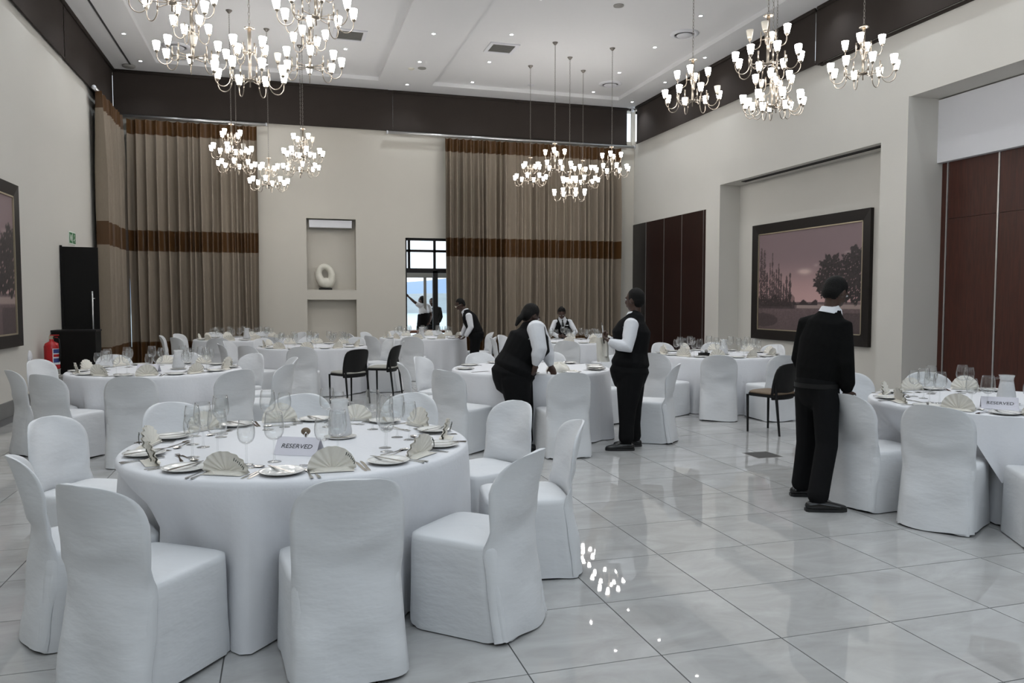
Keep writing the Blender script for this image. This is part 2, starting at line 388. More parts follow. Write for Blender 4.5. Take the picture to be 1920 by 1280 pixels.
# blinds over the clerestory
def blind(label, a, b, axis, const, group='dark roller blinds under the ceiling', zb=5.548):
    # a..b along the wall, axis 'x' (back wall) or 'y' (side walls)
    inn = 1 if const < 0 else -1
    t = thing('roller_blind', label, 'blind', ((a+b)/2, const-.06, zb) if axis == 'x' else (const+inn*.06, (a+b)/2, zb), 0, group)
    h = (b-a)/2
    f = MB(); r = MB(); bar = MB()
    if axis == 'x':
        f.grid(lambda u, v: (-h+2*h*u, .004*math.sin(u*9+a), .02+.89*v), 24, 6); r.tube([(-h, -.02, .92), (h, -.02, .92)], .035, 10); bar.box(-h, h, -.012, .012, 0, .03)
    else:
        f.grid(lambda u, v: (.004*math.sin(u*9+a), -h+2*h*u, .02+.89*v), 24, 6); r.tube([(inn*.02, -h, .92), (inn*.02, h, .92)], .035, 10); bar.box(-.012, .012, -h, h, 0, .03)
    f.build('fabric', 'blind', t, True); r.build('roller', 'blind', t, True); bar.build('hem_bar', 'blind', t)
blind('dark roller blind on the back wall at the left corner', -3.44, -.56, 'x', YB)
blind('dark roller blind above the sculpture niche', -.53, 2.47, 'x', YB)
blind('dark roller blind above the doorway and right curtain end', 2.58, 5.60, 'x', YB)
blind('dark roller blind above the right curtain, beside the bright corner slit', 5.63, 8.65, 'x', YB)
blind('dark roller blind of the left wall nearest the back corner', 14.75, 18.62, 'y', XL)
blind('dark roller blind of the left wall cut by the frame', 10.9, 14.71, 'y', XL)
blind('long dark roller blind on the right wall beside the bright corner slit', 11.44, 18.42, 'y', XR)
blind('dark roller blind on the right wall behind the rightmost chandelier', 5.0, 11.36, 'y', XR)
mb = MB().box(XL, XL+.10, YF, YB, 6.44, 6.5); struct('trim_3', mb, 'blind', label='dark pelmet strip on top of the left wall')
mb = MB().box(XL, XR, YB-.07, YB, 6.465, 6.5); struct('trim_4', mb, 'blind', label='dark pelmet strip on top of the back wall')
mb = MB().box(2.47, 2.58, YB-.055, YB, 5.55, 6.47).box(-.57, -.52, YB-.05, YB, 5.55, 6.47).box(5.59, 5.64, YB-.05, YB, 5.55, 6.47); struct('trim_5', mb, 'blind', label='dark post between the back wall blinds')
struct('trim_7', MB().box(XR-.05, XR+.03, 11.35, 11.45, 5.55, 6.47), 'blind', label='dark post between the right wall blinds')
struct('trim_6', MB().box(XR-.02, XR+.03, 5.0, 11.36, 5.515, 5.548), 'blind', label='dark sill under the right wall blind')
# panes of the clerestory slits at the right corner
struct('window_5', MB().box(8.60, 8.78, YB+.02, YB+.03, ZB, 6.46), 'window_glass', label='bright slit of clerestory glass in the back right corner')
struct('window_6', MB().box(XR+.05, XR+.06, 18.2, 18.64, ZB, 6.46), 'window_glass', label='bright slit of clerestory glass in the right wall corner')

# curtains
def curtain(label, a, b, axis, const, z0, z1, seed, pleats, groupname='striped beige and brown curtains'):
    r = random.Random(seed); n = pleats
    ph = [0]
    for k in range(n): ph.append(ph[-1]+r.uniform(.55, 1.45))
    ph = [p/ph[-1] for p in ph]; amp = [r.uniform(.075, .14) for _ in range(n)]
    inn = 1 if const < 0 else -1
    base = ((a+b)/2, const-.18, 0) if axis == 'x' else (const+inn*.18, (a+b)/2, 0)
    t = thing('curtain', label, 'curtain', base, 0, groupname)
    N = n*10; tab = []
    for i in range(N+1):
        u = i/N
        k = max(q for q in range(n) if ph[q] <= u+1e-9); f = (u-ph[k])/(ph[k+1]-ph[k])
        tab.append((u, amp[k]*math.sin(PI*f)**.8*2-.14))
    def pt(i, z):
        u, off = tab[i]; s = .55+.45*min(1, (z1-z)/1.5)
        w = .012*math.sin(7*u*PI+z*1.3)*(z1-z)/5
        along = (a-(a+b)/2)+(b-a)*u*1.0 + w
        off = off*s
        return (along, off, z) if axis == 'x' else (-inn*off, along, z)
    for nm, lo, hi, m in (('header_band', z1-.31, z1, 'curtain_band'), ('upper_panel', 3.05, z1-.31, 'curtain'), ('middle_band', 2.60, 3.05, 'curtain_band'), ('lower_panel', .62, 2.60, 'curtain'), ('hem_band', z0, .62, 'curtain_band')):
        nz = max(2, int((hi-lo)/.3)); mb = MB()
        mb.grid(lambda u, v: pt(int(round(u*N)), lo+(hi-lo)*v), N, nz)
        mb.build(nm, m, t, True)
    return t
curtain('wide striped curtain right of the sculpture niche and doorway', 3.80, 8.40, 'x', YB, .03, 5.43, 3, 27)
curtain('striped curtain on the back wall left of the sculpture niche', -3.16, -.50, 'x', YB, .03, 5.43, 5, 15)
curtain('narrow striped curtain on the left wall behind the black door', 16.52, 18.5, 'y', XL, .03, 5.50, 9, 12)
def rail(label, p, q):
    t = thing('curtain_rail', label, 'curtain rail', p, 0, 'curtain rails')
    d = Vector(q)-Vector(p)
    MB().tube([(0,0,0), d], .035, 10).build('track', 'alu', t, True)
    n = d.normalized(); MB().tube([-n*.02, n*.005], .042, 10).build('end_cap', 'white_paint', t, True)
    MB().tube([d-n*.005, d+n*.02], .042, 10).build('end_cap', 'white_paint', t, True)
rail('long silver curtain rail over the right striped curtain', (2.44, YB-.14, 5.50), (8.82, YB-.14, 5.50))
rail('silver curtain rail over the back left striped curtain', (-3.40, YB-.14, 5.50), (-.30, YB-.14, 5.50))
rail('silver curtain rail on the left wall in the corner', (XL+.14, 16.45, 5.54), (XL+.14, 18.50, 5.54))

# windows and doorway of the back wall
def frame_bars(mb, x0, x1, z0, z1, y, bars_x, bars_z, w=.05, d=.06):
    for x in bars_x: mb.box(x-w/2, x+w/2, y-d/2, y+d/2, z0, z1)
    for z in bars_z: mb.box(x0, x1, y-d/2, y+d/2, z-w/2, z+w/2)
fr = MB(); yw = YB+.12
fr.box(2.865, 2.905, yw-.06, yw+.06, 0, 3.04).box(2.865, 7.2, yw-.06, yw+.06, 2.985, 3.04)
fr.box(2.865, 7.2, yw-.05, yw+.05, 2.20, 2.31).box(3.55, 3.67, yw-.05, yw+.05, 0, 2.25)
door1 = struct('door_1', fr, 'black_frame', label='black framed glazed doorway to the terrace beside the right curtain')
b = MB(); frame_bars(b, 2.9, 7.2, 2.3, 3.0, yw+.01, (2.97, 3.60, 4.3, 5.0), (2.735,), .06, .05); b.build('mullion', 'black_frame', door1)
MB().box(3.67, 4.6, yw-.006, yw+.006, .05, 2.2).build('pane', 'window_glass', door1)
MB().box(2.9, 7.2, yw-.006, yw+.006, 2.31, 2.98).build('pane', 'window_glass', door1)
b = MB(); frame_bars(b, 2.5, 5.2, 0, 2.26, YB+1.6, (2.60, 3.10, 3.62, 4.3), (2.16, .02), .07, .06); b.box(2.4, 5.3, YB+1.56, YB+1.64, 2.13, 2.26)
struct('window_1', b, 'grey_box', label='grey metal screen frame outside the doorway')
gw = MB(); gw.box(-3.33, -3.285, yw-.06, yw+.06, 0, 3.03).box(-3.31, -.8, yw-.06, yw+.06, 2.97, 3.03)
for z in (2.70, 2.55, 2.05, .45): gw.box(-3.31, -.8, yw-.05, yw+.05, z-.04, z+.04)
gw.box(-3.21, -3.10, yw-.05, yw+.05, 0, 2.05)
w2 = struct('window_2', gw, 'black_frame', label='slim strip of black framed window left of the back curtain')
MB().box(-3.27, -.8, yw-.005, yw+.005, 0, 3.0).build('pane', 'window_glass', w2)

# terrace, lake and hills
struct('terrace_floor', MB().box(-6, 12, YB+.3, YB+8, -.15, -.02), 'terrace', label='grey terrace outside the doorway')
b = MB().grid(lambda u, v: (-600+1400*u, 60+540*v, -8.0), 6, 6)
tag(b.build('lake', 'lake'), 'pale blue-green lake beyond the terrace', 'lake', kind='structure')
def ridge(name, y, x0, x1, zb, h, seed, m, label):
    r = random.Random(seed); p = [r.uniform(0, 6) for _ in range(5)]
    def fn(u, v):
        hh = h*(.75+.13*math.sin(9*u+p[0])+.08*math.sin(23*u+p[1])+.04*math.sin(57*u+p[2]))
        return (x0+(x1-x0)*u, y+80*(1-v)**1*-.6, zb+hh*math.sin(v*PI/2))
    tag(MB().grid(fn, 80, 6).build(name, m, None, True), label, 'hill', kind='structure')
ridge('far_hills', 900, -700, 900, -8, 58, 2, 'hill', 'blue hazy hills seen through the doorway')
ridge('lake_shore', 620, -600, 700, -8, 18, 4, 'shore', 'grey-green wooded shore across the lake')
rl = thing('terrace_railing', 'dark slatted railing outside the doorway on the left', 'railing', (2.95, YB+2.4, 0))
for z in [.25+.1*k for k in range(13)]: MB().box(-.9, .02, -.02, .02, z, z+.03).build('slat', 'black_frame', rl)
MB().box(.02, .07, -.03, .03, -.02, 1.6).build('post', 'black_frame', rl)
tb = thing('terrace_table', 'brown wooden serving table outside the doorway', 'table', (3.62, YB+1.0, 0))
MB().box(-.62, .62, -.3, .3, .70, .76).build('table_top', 'brown_table', tb)
for sx in (-1, 1):
    for sy in (-1, 1): MB().box(sx*.56-.03, sx*.56+.03, sy*.25-.03, sy*.25+.03, -.02, .70).build('leg', 'brown_table', tb)
# ------------------------------------------------------------------ chandeliers
def chandelier_meshes():
    me = {}
    s = MB()
    s.lathe([(0,-.075),(.008,-.07),(.006,-.02),(.03,-.012),(.045,-.006),(.045,.006),(.03,.014),(.016,.016),(.016,.245),(.032,.25),(.032,.275),(.016,.28),(.016,.30),(.018,.50),(.012,.505),(0,.505)], 14)
    me['stem'] = s.mesh('stem', 'nickel', True)
    me['top_disc'] = MB().lathe([(0,.512),(.05,.508),(.052,.500),(.03,.497),(0,.497)], 16).mesh('top_disc', 'nickel', True)
    def arm(r0, r1, r2, z0, dip, post):
        a = MB()
        a.tube([(r0,0,z0),(r1,0,z0)], .0045, 6)
        a.tube([(r1,0,z0-.02),(r1,0,z0+post)], [.007,.0085], 8)
        pts = []
        for k in range(15):
            an = PI+PI*k/14; pts.append(((r1+r2)/2+(r2-r1)/2*math.cos(an), 0, z0-.015+dip*math.sin(an)))
        pts.append((r2, 0, z0+.012)); a.tube(pts, .0048, 6)
        a.lathe([(0,z0+.005),(.010,z0+.008),(.019,z0+.020),(.021,z0+.032),(.0,z0+.034)], 10, (r2,0,0))
        return a.mesh('arm', 'nickel', True)
    me['arm_low'] = arm(.03, .195, .345, 0.0, .090, .095)
    me['arm_up'] = arm(.02, .075, .190, .262, .075, .085)
    sh = MB().lathe([(0.0,.030),(.022,.030),(.027,.050),(.033,.080),(.037,.107),(.0385,.122),(.036,.122),(.032,.092),(.023,.048),(0,.040)], 14)
    me['shade'] = sh.mesh('lamp_shade', 'shade', True)
    me['shade_off'] = sh.mesh('lamp_shade', 'shade_off', True)
    me['canopy'] = MB().lathe([(0,0),(.055,0),(.055,-.008),(.035,-.03),(.014,-.055),(0,-.055)], 14).mesh('canopy', 'chain', True)
    return me
CM = chandelier_meshes()
CHAINS = {}
def chain_mesh(L):
    k = round(L, 2)
    if k not in CHAINS:
        c = MB(); n = int(L/.038); st = L/n
        for i in range(n):
            z = (i+.5)*st; pts = []
            for q in range(9):
                a = 2*PI*q/8; x = .009*math.cos(a); zz = z+.024*math.sin(a)
                pts.append((x,0,zz) if i % 2 else (0,x,zz))
            c.tube(pts, .0028, 4, False)
        CHAINS[k] = c.mesh('chain', 'chain', True)
    return CHAINS[k]
def chandelier(label, x, y, z, ztop, rz, group, rng):
    t = thing('chandelier', label, 'chandelier', (x, y, z), rz, group)
    link('stem', CM['stem'], t); link('top_disc', CM['top_disc'], t)
    link('canopy', CM['canopy'], t, (0, 0, ztop-z)); link('chain', chain_mesh(ztop-z-.56), t, (0, 0, .51))
    for n, a_me, off, zz, r2 in ((8, 'arm_low', 0, 0, .345), (4, 'arm_up', .35, .262, .190)):
        for k in range(n):
            a = link('arm', CM[a_me], t); a.rotation_euler = (0, 0, off+2*PI*k/n)
            off_lamp = rng.random() < .07
            s = link('lamp_shade', CM['shade_off' if off_lamp else 'shade'], a, (r2, 0, zz))
            s.rotation_euler = (rng.uniform(-.06,.06), rng.uniform(-.06,.06), 0)
    return t
rc = random.Random(11)
POS5 = ((0,0,'lowest middle one of'),(-.61,-.79,'near left one of'),(.61,-.79,'near right one of'),(-.61,.79,'far left one of'),(.61,.79,'far right one of'))
for cname, cx, cy, zc, zo in (('the near left cluster', -.277, 8.251, 3.72, 4.12), ('the near right cluster', 5.60, 8.05, 3.83, 4.04),
                              ('the far left cluster', -.213, 15.42, 3.70, 4.12), ('the far right cluster', 5.82, 15.39, 3.72, 4.12)):
    for dx, dy, nm in POS5:
        chandelier('two-tier nickel chandelier with white shades, %s %s' % (nm, cname), cx+dx, cy+dy, zc if dx == 0 else zo, ZC+.085, rc.uniform(0, .78), 'two-tier chandeliers', rc)

# ------------------------------------------------------------------ ceiling fittings
def zceil(x, y):
    return ZC+.085 if (T_L[0] < x < T_L[1] and y < T_L[3]) or (T_R[0] < x < T_R[1] and y < T_R[3]) else ZC
dl_ring = MB().lathe([(.030,-.002),(.034,-.007),(.048,-.006),(.052,0),(.030,0)], 16).mesh('trim_ring', 'white_paint', True)
dl_lamp = MB().lathe([(0,-.003),(.032,-.003)], 16).mesh('lamp', 'downlight')
DL = [(-2.77,16.18,'left ceiling border, second from the back'),(-2.76,17.9,'left ceiling border, nearest the back corner'),(-1.56,17.6,'left tray behind the near chandeliers, near the corner'),(1.29,16.17,'left tray beside the far vent'),
 (2.78,14.54,'strip between the trays, third from the back wall'),(2.82,16.3,'strip between the trays, beside the smoke detector'),(2.83,18.07,'strip between the trays, nearest the back wall'),(4.26,14.41,'right tray, beyond the square vent on its left'),(4.29,16.17,'right tray, left of the far chandelier canopies'),
 (4.30,17.75,'right tray, by its far left corner'),(7.32,17.75,'right tray, by its far right corner'),(4.24,12.6,'right tray at the top edge of the picture'),(7.22,14.31,'right tray, between the two round vents'),(7.26,16.1,'right tray, left of the far round vent'),(8.45,16.22,'right ceiling border, second from the corner'),
 (8.49,18.03,'right ceiling border, nearest the back corner'),(7.21,12.52,'right tray, beside the near round vent'),(8.38,14.36,'right ceiling border, third from the corner'),(7.27,10.9,'right tray at the top edge near the right chandeliers'),(-.26,17.7,'left tray in front of the back left blind')]
OFF = []
for i_, x in enumerate((-2.77, -1.56, 1.29, 2.80, 4.27, 7.24, 8.43)):
    for k_, y in enumerate((10.85, 9.05, 7.25, 5.45, 3.65, 1.85, .05, -1.4)):
        if (i_, k_) != (5, 0): OFF.append((x, y, 'ceiling above the tables, row %s column %s from the left' % ('one two three four five six seven eight'.split()[k_], 'one two three four five six seven'.split()[i_])))
OFF += [(-2.77, 14.4, 'left ceiling border, third from the back'), (-2.77, 12.6, 'left ceiling border, fourth from the back')]
spot = bpy.data.lights.new('downlight_beam', 'SPOT'); spot.energy = DOWN_WATT; spot.color = (0.86, 0.935, 1.0); spot.spot_size = math.radians(120); spot.spot_blend = 1.0; spot.shadow_soft_size = .05
for x, y, w in DL+OFF:
    t = thing('downlight', 'small recessed downlight in the '+w, 'downlight', (x, y, zceil(x, y)), 0, 'ceiling downlights')
    link('trim_ring', dl_ring, t); link('lamp', dl_lamp, t); link('downlight_beam', spot, t, (0, 0, -.012))
def square_vent(label, x, y, s):
    t = thing('ceiling_vent', label, 'vent', (x, y, zceil(x, y)), 0, 'square ceiling vents')
    h = s/2
    f = MB().box(-h,h,-h,-h+.07,-.02,0).box(-h,h,h-.07,h,-.02,0).box(-h,-h+.07,-h+.07,h-.07,-.02,0).box(h-.07,h,-h+.07,h-.07,-.02,0); f.build('frame', 'white_paint', t)
    MB().box(-h+.07,h-.07,-h+.07,h-.07,-.006,-.001).build('backing', 'vent_dark', t)
    sl = MB().box(-h+.07,h-.07,-.004,.004,-.016,-.007).mesh('slat', 'grey_box')
    for k in range(11): link('slat', sl, t, (0, -h+.07+(s-.14)*(k+.5)/11, 0))
square_vent('square white framed ceiling vent in the left tray', 1.30, 15.3, .62)
square_vent('square white framed ceiling vent in the right tray', 4.29, 15.22, .60)
for x, y, w in ((7.40, 13.44, 'above the near right chandeliers'), (7.43, 16.98, 'in front of the far right blind'), (-1.95, 16.95, 'behind the near left chandeliers')):
    t = thing('round_diffuser', 'round white ceiling air diffuser '+w, 'vent', (x, y, zceil(x, y)), 0, 'round ceiling diffusers')
    MB().lathe([(.27,0),(.27,-.012),(.20,-.035),(.19,-.025),(.19,0)], 28).build('outer_ring', 'white_paint', t, True)
    MB().lathe([(0,-.05),(.13,-.05),(.15,-.035),(.15,-.03),(0,-.03)], 24).build('centre_disc', 'white_paint', t, True)
    MB().lathe([(0,-.004),(.19,-.004)], 24).build('dark_gap', 'vent_dark', t)
for x, y, lab, m, r in ((2.725, 16.82, 'cream smoke detector on the strip between the ceiling trays', 'stone', .07), (2.94, 16.72, 'grey oval ceiling speaker beside the smoke detector', 'grey_box', .09), (5.61, 12.49, 'grey round ceiling speaker near the top edge', 'grey_box', .09), (5.68, 17.6, 'pale round ceiling speaker at the far edge of the right tray', 'white_paint', .08)):
    t = thing('smoke_detector' if 'smoke' in lab else 'ceiling_speaker', lab, 'smoke detector' if 'smoke' in lab else 'speaker', (x, y, zceil(x, y)))
    MB().lathe([(r,0),(r,-.014),(r*.8,-.02),(r*.8,0)], 20).build('housing', m, t, True)
    MB().lathe([(0,-.03),(r*.5,-.03),(r*.72,-.018),(r*.8,-.010)], 20).build('grille', m, t, True)
t = thing('security_camera', 'small white security camera in the right rear ceiling corner', 'security camera', (8.70, 18.50, 6.5))
MB().lathe([(0,0),(.05,0),(.05,-.02),(.018,-.03),(.018,-.07),(0,-.07)], 12).build('mount', 'white_paint', t, True)
MB().tube([(.06,.06,-.08),(-.08,-.08,-.10)], .04, 12).build('body', 'white_paint', t, True)
MB().tube([(-.08,-.08,-.10),(-.09,-.09,-.1015)], .028, 12).build('lens', 'black_frame', t)
t = thing('ceiling_projector_box', 'small grey box fitting in the left rear ceiling corner', 'fitting', (-3.05, 18.3, 6.5))
MB().lathe([(0,0),(.13,0),(.13,-.03),(.10,-.05),(0,-.05)], 16).build('housing', 'grey_box', t, True)

# ------------------------------------------------------------------ things on the walls
def smooth(a, b, x):
    t = max(0, min(1, (x-a)/(b-a))); return t*t*(3-2*t)
NZ = np.random.RandomState(5).rand(220, 300)
NZ2 = (NZ+np.roll(NZ,1,0)+np.roll(NZ,1,1)+np.roll(NZ,(1,1),(0,1)))/4
def painted(u, v, flip, R):
    # sepia-pink landscape: u 0..1 left to right, v 0..1 bottom to top
    sky = np.array((0.30, 0.21, 0.225))*(1-smooth(.2, 1, v)*.25)+np.array((.32,.18,.15))*(1-smooth(.25, .75, v))*.9
    c = sky
    def cloud(cx, cy, w, h): return math.exp(-((u-cx)/w)**2-((v-cy)/h)**2)
    k = cloud(.50,.585,.05,.025)+.5*cloud(.46,.59,.04,.02)+.4*cloud(.6,.64,.02,.015)+.4*cloud(.88,.74,.03,.012)
    c = c+np.array((.30,.25,.22))*min(1, k)
    ns = float(.5+1.5*(NZ2[int(v*180), int(u*260)]-.5))
    if v < .29:                                        # ground
        g0 = np.array((.15,.105,.108)); d = .7+.6*ns*(.3+.7*v/.29)
        c = g0*d
        if abs(v-.245) < .02 and u > .42: c = np.array((.34,.26,.24))
        if ((u-.06)/.16)**2+((v-.10)/.07)**2 < 1: c = c*.55
        if u > .82 and v < .19: c = c*.6
    def poplar(x, top, w, dens):
        if v < top and v > .24:
            ww = 1.5*w*(.25+.75*((top-v)/(top-.24))**.6)*(.85+.25*math.sin(v*60+x*70))
            if abs(u-x) < ww and ns < dens+.35*(1-abs(u-x)/ww): return True
        return False
    for x, top, w, dn in R['pop']:
        if poplar(x, top, w, dn): c = np.array((.085,.058,.060))*(.6+.9*ns)
    if .22 < v < .34+.03*math.sin(u*40): c = c*.45 if u < .40 else c
    if .26 < v < .29+.02*math.sin(u*55): c = np.array((.04,.028,.03)) if .38 < u < .62 else c
    for x, y, r in R['crown']:
        rr = r*(1+.14*math.sin(9*math.atan2(v-y, u-x)+x*30)+.08*math.sin(23*math.atan2(v-y, u-x)))
        if (u-x)**2+((v-y)*.85)**2 < rr*rr and ns < .88:
            c = np.array((.035,.026,.027))*(.45+1.3*ns*(.5+.5*smooth(y-r, y+r, v)))
    return c
RR = dict(pop=[(.03,.86,.022,.5),(.065,.84,.02,.5),(.095,.6,.02,.6),(.13,.70,.010,.75),(.155,.80,.010,.7),(.175,.6,.012,.8),(.20,.63,.012,.8),(.225,.68,.012,.8),(.25,.58,.014,.8),(.28,.48,.012,.8),(.31,.56,.014,.8),(.345,.58,.014,.8)],
          crown=[(.74,.60,.11),(.66,.48,.08),(.86,.52,.14),(.97,.62,.14),(.80,.42,.12),(.95,.42,.12),(.70,.40,.07)])
def framed_picture(label, loc, rz, w, h, fw, nu, nv):
    # local: picture in XZ plane, front toward -Y
    t = thing('framed_picture', label, 'picture', loc, rz)
    f = MB()
    o = [(-w/2,0),(w/2,0),(w/2,h),(-w/2,h)]; i = [(-w/2+fw,fw),(w/2-fw,fw),(w/2-fw,h-fw),(-w/2+fw,h-fw)]
    for k in range(4):
        a, b_, c, d = o[k], o[(k+1)%4], i[(k+1)%4], i[k]
        vs = [(p[0],-.065,p[1]) for p in (a,b_)]+[(p[0],-.045,p[1]) for p in (c,d)]+[(p[0],0,p[1]) for p in (a,b_,c,d)]
        f.add(vs, [(0,1,2,3),(4,7,6,5),(0,4,5,1),(1,5,6,2),(2,6,7,3),(3,7,4,0)])
    f.build('frame', 'pic_frame', t)
    l = MB(); q = fw-.012; e = .020
    for k, (x0,x1,z0,z1) in enumerate(((-w/2+q,w/2-q,q,q+e),(-w/2+q,w/2-q,h-q-e,h-q),(-w/2+q,-w/2+q+e,q,h-q),(w/2-q-e,w/2-q,q,h-q))): l.box(x0,x1,-.050,-.030,z0,z1)
    l.build('gilt_fillet', 'gilt', t)
    iw, ih = w-2*fw, h-2*fw
    g = MB().grid(lambda u, v: (-iw/2+iw*u, -.032, fw+ih*v), nu, nv)
    cv = g.build('canvas', 'printed_canvas', t)
    at = cv.data.color_attributes.new('print', 'FLOAT_COLOR', 'POINT')
    cols = []
    for j in range(nv+1):
        for ii in range(nu+1):
            c = painted(ii/nu, j/nv, False, RR); cols.extend((c[0], c[1], c[2], 1))
    at.data.foreach_set('color', cols)
    return t
framed_picture('large dark framed sepia landscape of poplars and trees in the wall niche', (9.338, 12.25, .75), -PI/2, 3.34, 2.30, .20, 190, 130)
framed_picture('dark framed sepia landscape on the left wall cut by the picture edge', (XL+.002, 10.46, .91), PI/2, 3.26, 2.17, .17, 120, 80)
t = thing('linear_diffuser', 'long black slot diffuser in the soffit above the framed landscape', 'vent', (9.05, 11.95, 3.95))
MB().box(-.05,.05,-1.98,1.98,-.014,0).build('slot_frame', 'vent_dark', t)
for dx in (-.022, .022): MB().box(dx-.006,dx+.006,-1.95,1.95,-.022,-.014).build('slot_blade', 'black_frame', t)

t = thing('egg_sculpture', 'cream stone egg sculpture with an oval hole in the upper wall niche', 'sculpture', (.98, YB+.13, 1.775))
s = MB(); NU, NV = 40, 16
def egg(u, v):
    a = 2*PI*u; b = 2*PI*v
    cx, cz = .02*math.cos(a), 0
    R = .165+.02*math.cos(a)-.035*math.sin(a)*0; r = .088-.022*math.sin(a)
    hx = math.cos(a); hz = math.sin(a)
    ring = (.150*hx, 0, .205*hz)
    return (ring[0]+r*math.cos(b)*hx*.95-.02*math.sin(a), .10*math.sin(b)*(1-.25*math.sin(a)), .345+ring[2]+r*math.cos(b)*hz*1.05)
s.grid(egg, NU, NV, True); s.build('egg_ring', 'stone', t, True)
MB().ball((.015,0,.160),.185,.13,.13).build('egg_body', 'stone', t, True)
MB().box(-.15,.15,-.09,.09,0,.045).build('plinth', 'black_frame', t)
t = thing('niche_lamp', 'white box lamp across the top of the sculpture niche', 'wall lamp', (1.12, YB+.12, 3.24))
MB().box(-.50,.48,-.08,.16,0,.17).build('housing', 'white_paint', t)
MB().box(-.49,.47,-.075,.15,-.012,0).build('lower_lip', 'grey_box', t)

t = thing('door_leaf', 'black wooden door leaf standing open at the left wall with a steel pull handle', 'door', (XL+.01, 14.33, 0), math.radians(11))
MB().box(0,.54,-.02,.025,.01,2.41).build('leaf', 'dark_wood', t)
MB().box(-.01,.02,-.05,.05,.0,2.43).build('door_post', 'dark_wood', t)
h = MB().tube([(.44,-.07,.76),(.44,-.07,1.68)], .012, 10).build('pull_handle', 'alu', t, True)
for z in (.88, 1.56): MB().tube([(.44,-.07,z),(.475,-.02,z)], .008, 8).build('handle_mount', 'alu', h, True)
MB().lathe([(0,.0),(.025,0),(.025,.012),(0,.012)], 14).xform(Matrix.Translation((.49,-.022,.62)) @ Matrix.Rotation(PI/2, 4, 'X')).build('lock', 'grey_box', t)
t = thing('low_cabinet', 'low black cabinet standing in front of the open black door', 'cabinet', (-3.17, 13.85, 0))
MB().box(-.31,.31,-.2,.2,.06,1.03).build('body', 'dark_wood', t); MB().box(-.32,.32,-.21,.21,1.03,1.06).build('top', 'black_frame', t); MB().box(-.29,.29,-.18,.18,0,.06).build('plinth', 'black_frame', t)
t = thing('low_bench', 'low dark console with a grey top beside the extinguisher', 'console', (-2.86, 13.0, 0))
MB().box(-.5,.4,-.22,.22,.34,.40).build('top', 'grey_box', t); MB().box(-.47,.37,-.19,.19,0,.34).build('body', 'dark_wood', t)

t = thing('fire_extinguisher', 'red fire extinguisher on a grey stand by the left wall', 'fire extinguisher', (-3.33, 13.06, .50))
MB().lathe([(0,0),(.10,0),(.105,.02),(.105,.34),(.09,.385),(.045,.41),(.03,.42),(.03,.45),(0,.45)], 22).build('cylinder', 'red', t, True)
v = MB().box(-.03,.03,-.02,.02,.45,.50).build('valve', 'gold', t); MB().box(-.02,.10,-.012,.012,.50,.515).build('lever', 'red', v); MB().box(-.02,.08,-.012,.012,.47,.48).build('carry_handle', 'red', v)
MB().tube([(.03,-.02,.47),(.11,-.05,.45),(.125,-.06,.3),(.115,-.05,.12)], .012, 8).build('hose', 'black_frame', t, True)
lb = MB().grid(lambda u, vv: (.1065*math.cos(-1.25+1.3*u), .1065*math.sin(-1.25+1.3*u), .07+.24*vv), 10, 2).build('label_plate', 'label_white', t, True)
for z0, z1, m in ((.24,.30,'label_blue'),(.185,.225,'red'),(.10,.165,'label_blue')): MB().grid(lambda u, vv: (.1072*math.cos(-1.15+1.1*u), .1072*math.sin(-1.15+1.1*u), z0+(z1-z0)*vv), 8, 1).build('label_block', m, lb, True)
t = thing('extinguisher_stand', 'grey cylindrical stand under the red fire extinguisher', 'stand', (-3.33, 13.06, 0))
MB().lathe([(0,0),(.12,0),(.12,.02),(.105,.03),(.105,.49),(.11,.50),(0,.50)], 22).build('drum', 'grey_box', t, True)
MB().lathe([(.105,.40),(.109,.40),(.109,.42),(.105,.42)], 22).build('band', 'alu', t, True)
t = thing('wall_plate', 'small white oval plate on the left wall beside the extinguisher', 'wall plate', (XL, 12.55, .68))
MB().lathe([(0,.03),(.06,.028),(.075,.018),(.08,0),(0,0)], 20).xform(Matrix.Rotation(PI/2, 4, 'Y') @ Matrix.Scale(1.7, 4, (1,0,0))).build('plate', 'white_paint', t, True)
MB().lathe([(0,.034),(.01,.034),(.012,.028),(0,.028)], 10).xform(Matrix.Rotation(PI/2, 4, 'Y')).build('screw', 'grey_box', t)

# emergency exit sign: green field, white running figure, door and arrow
t = thing('exit_sign', 'green and white emergency exit pictogram sign above the black door', 'sign', (XL+.005, 15.1, 2.515))
MB().box(-.005,.006,-.215,.215,-.02,.20).build('backing', 'sign_white', t)
MB().box(.006,.009,-.20,-.01,.0,.18).build('figure_field', 'sign_green', t)
MB().box(.006,.009,.03,.20,.0,.18).build('arrow_field', 'sign_green', t)
# on the left wall the viewer's left is toward the camera (-Y)
fg = MB(); q = .0095; e = .011
fg.add([(q,-.175,.15),(q,-.15,.04),(q,-.125,.04),(q,-.10,.10),(q,-.08,.03),(q,-.055,.03),(q,-.035,.15),(q,-.06,.15),(q,-.07,.09),(q,-.10,.15),(q,-.13,.09),(q,-.15,.15)], [tuple(range(11,-1,-1))])
fg.build('arrow_mark', 'sign_white', t)
rn = MB(); rn.ball((q,.13,.150),.002,.014,.014)
rn.add([(q,.10,.135),(q,.135,.130),(q,.145,.085),(q,.175,.075),(q,.175,.088),(q,.155,.097),(q,.15,.130),(q,.12,.145),(q,.09,.115),(q,.095,.107)], [tuple(range(10))])
rn.add([(q,.145,.085),(q,.12,.080),(q,.085,.060),(q,.06,.065),(q,.06,.052),(q,.09,.045),(q,.125,.062),(q,.135,.03),(q,.165,.012),(q,.172,.022),(q,.150,.040)], [tuple(range(11))])
rn.build('running_figure', 'sign_white', t)
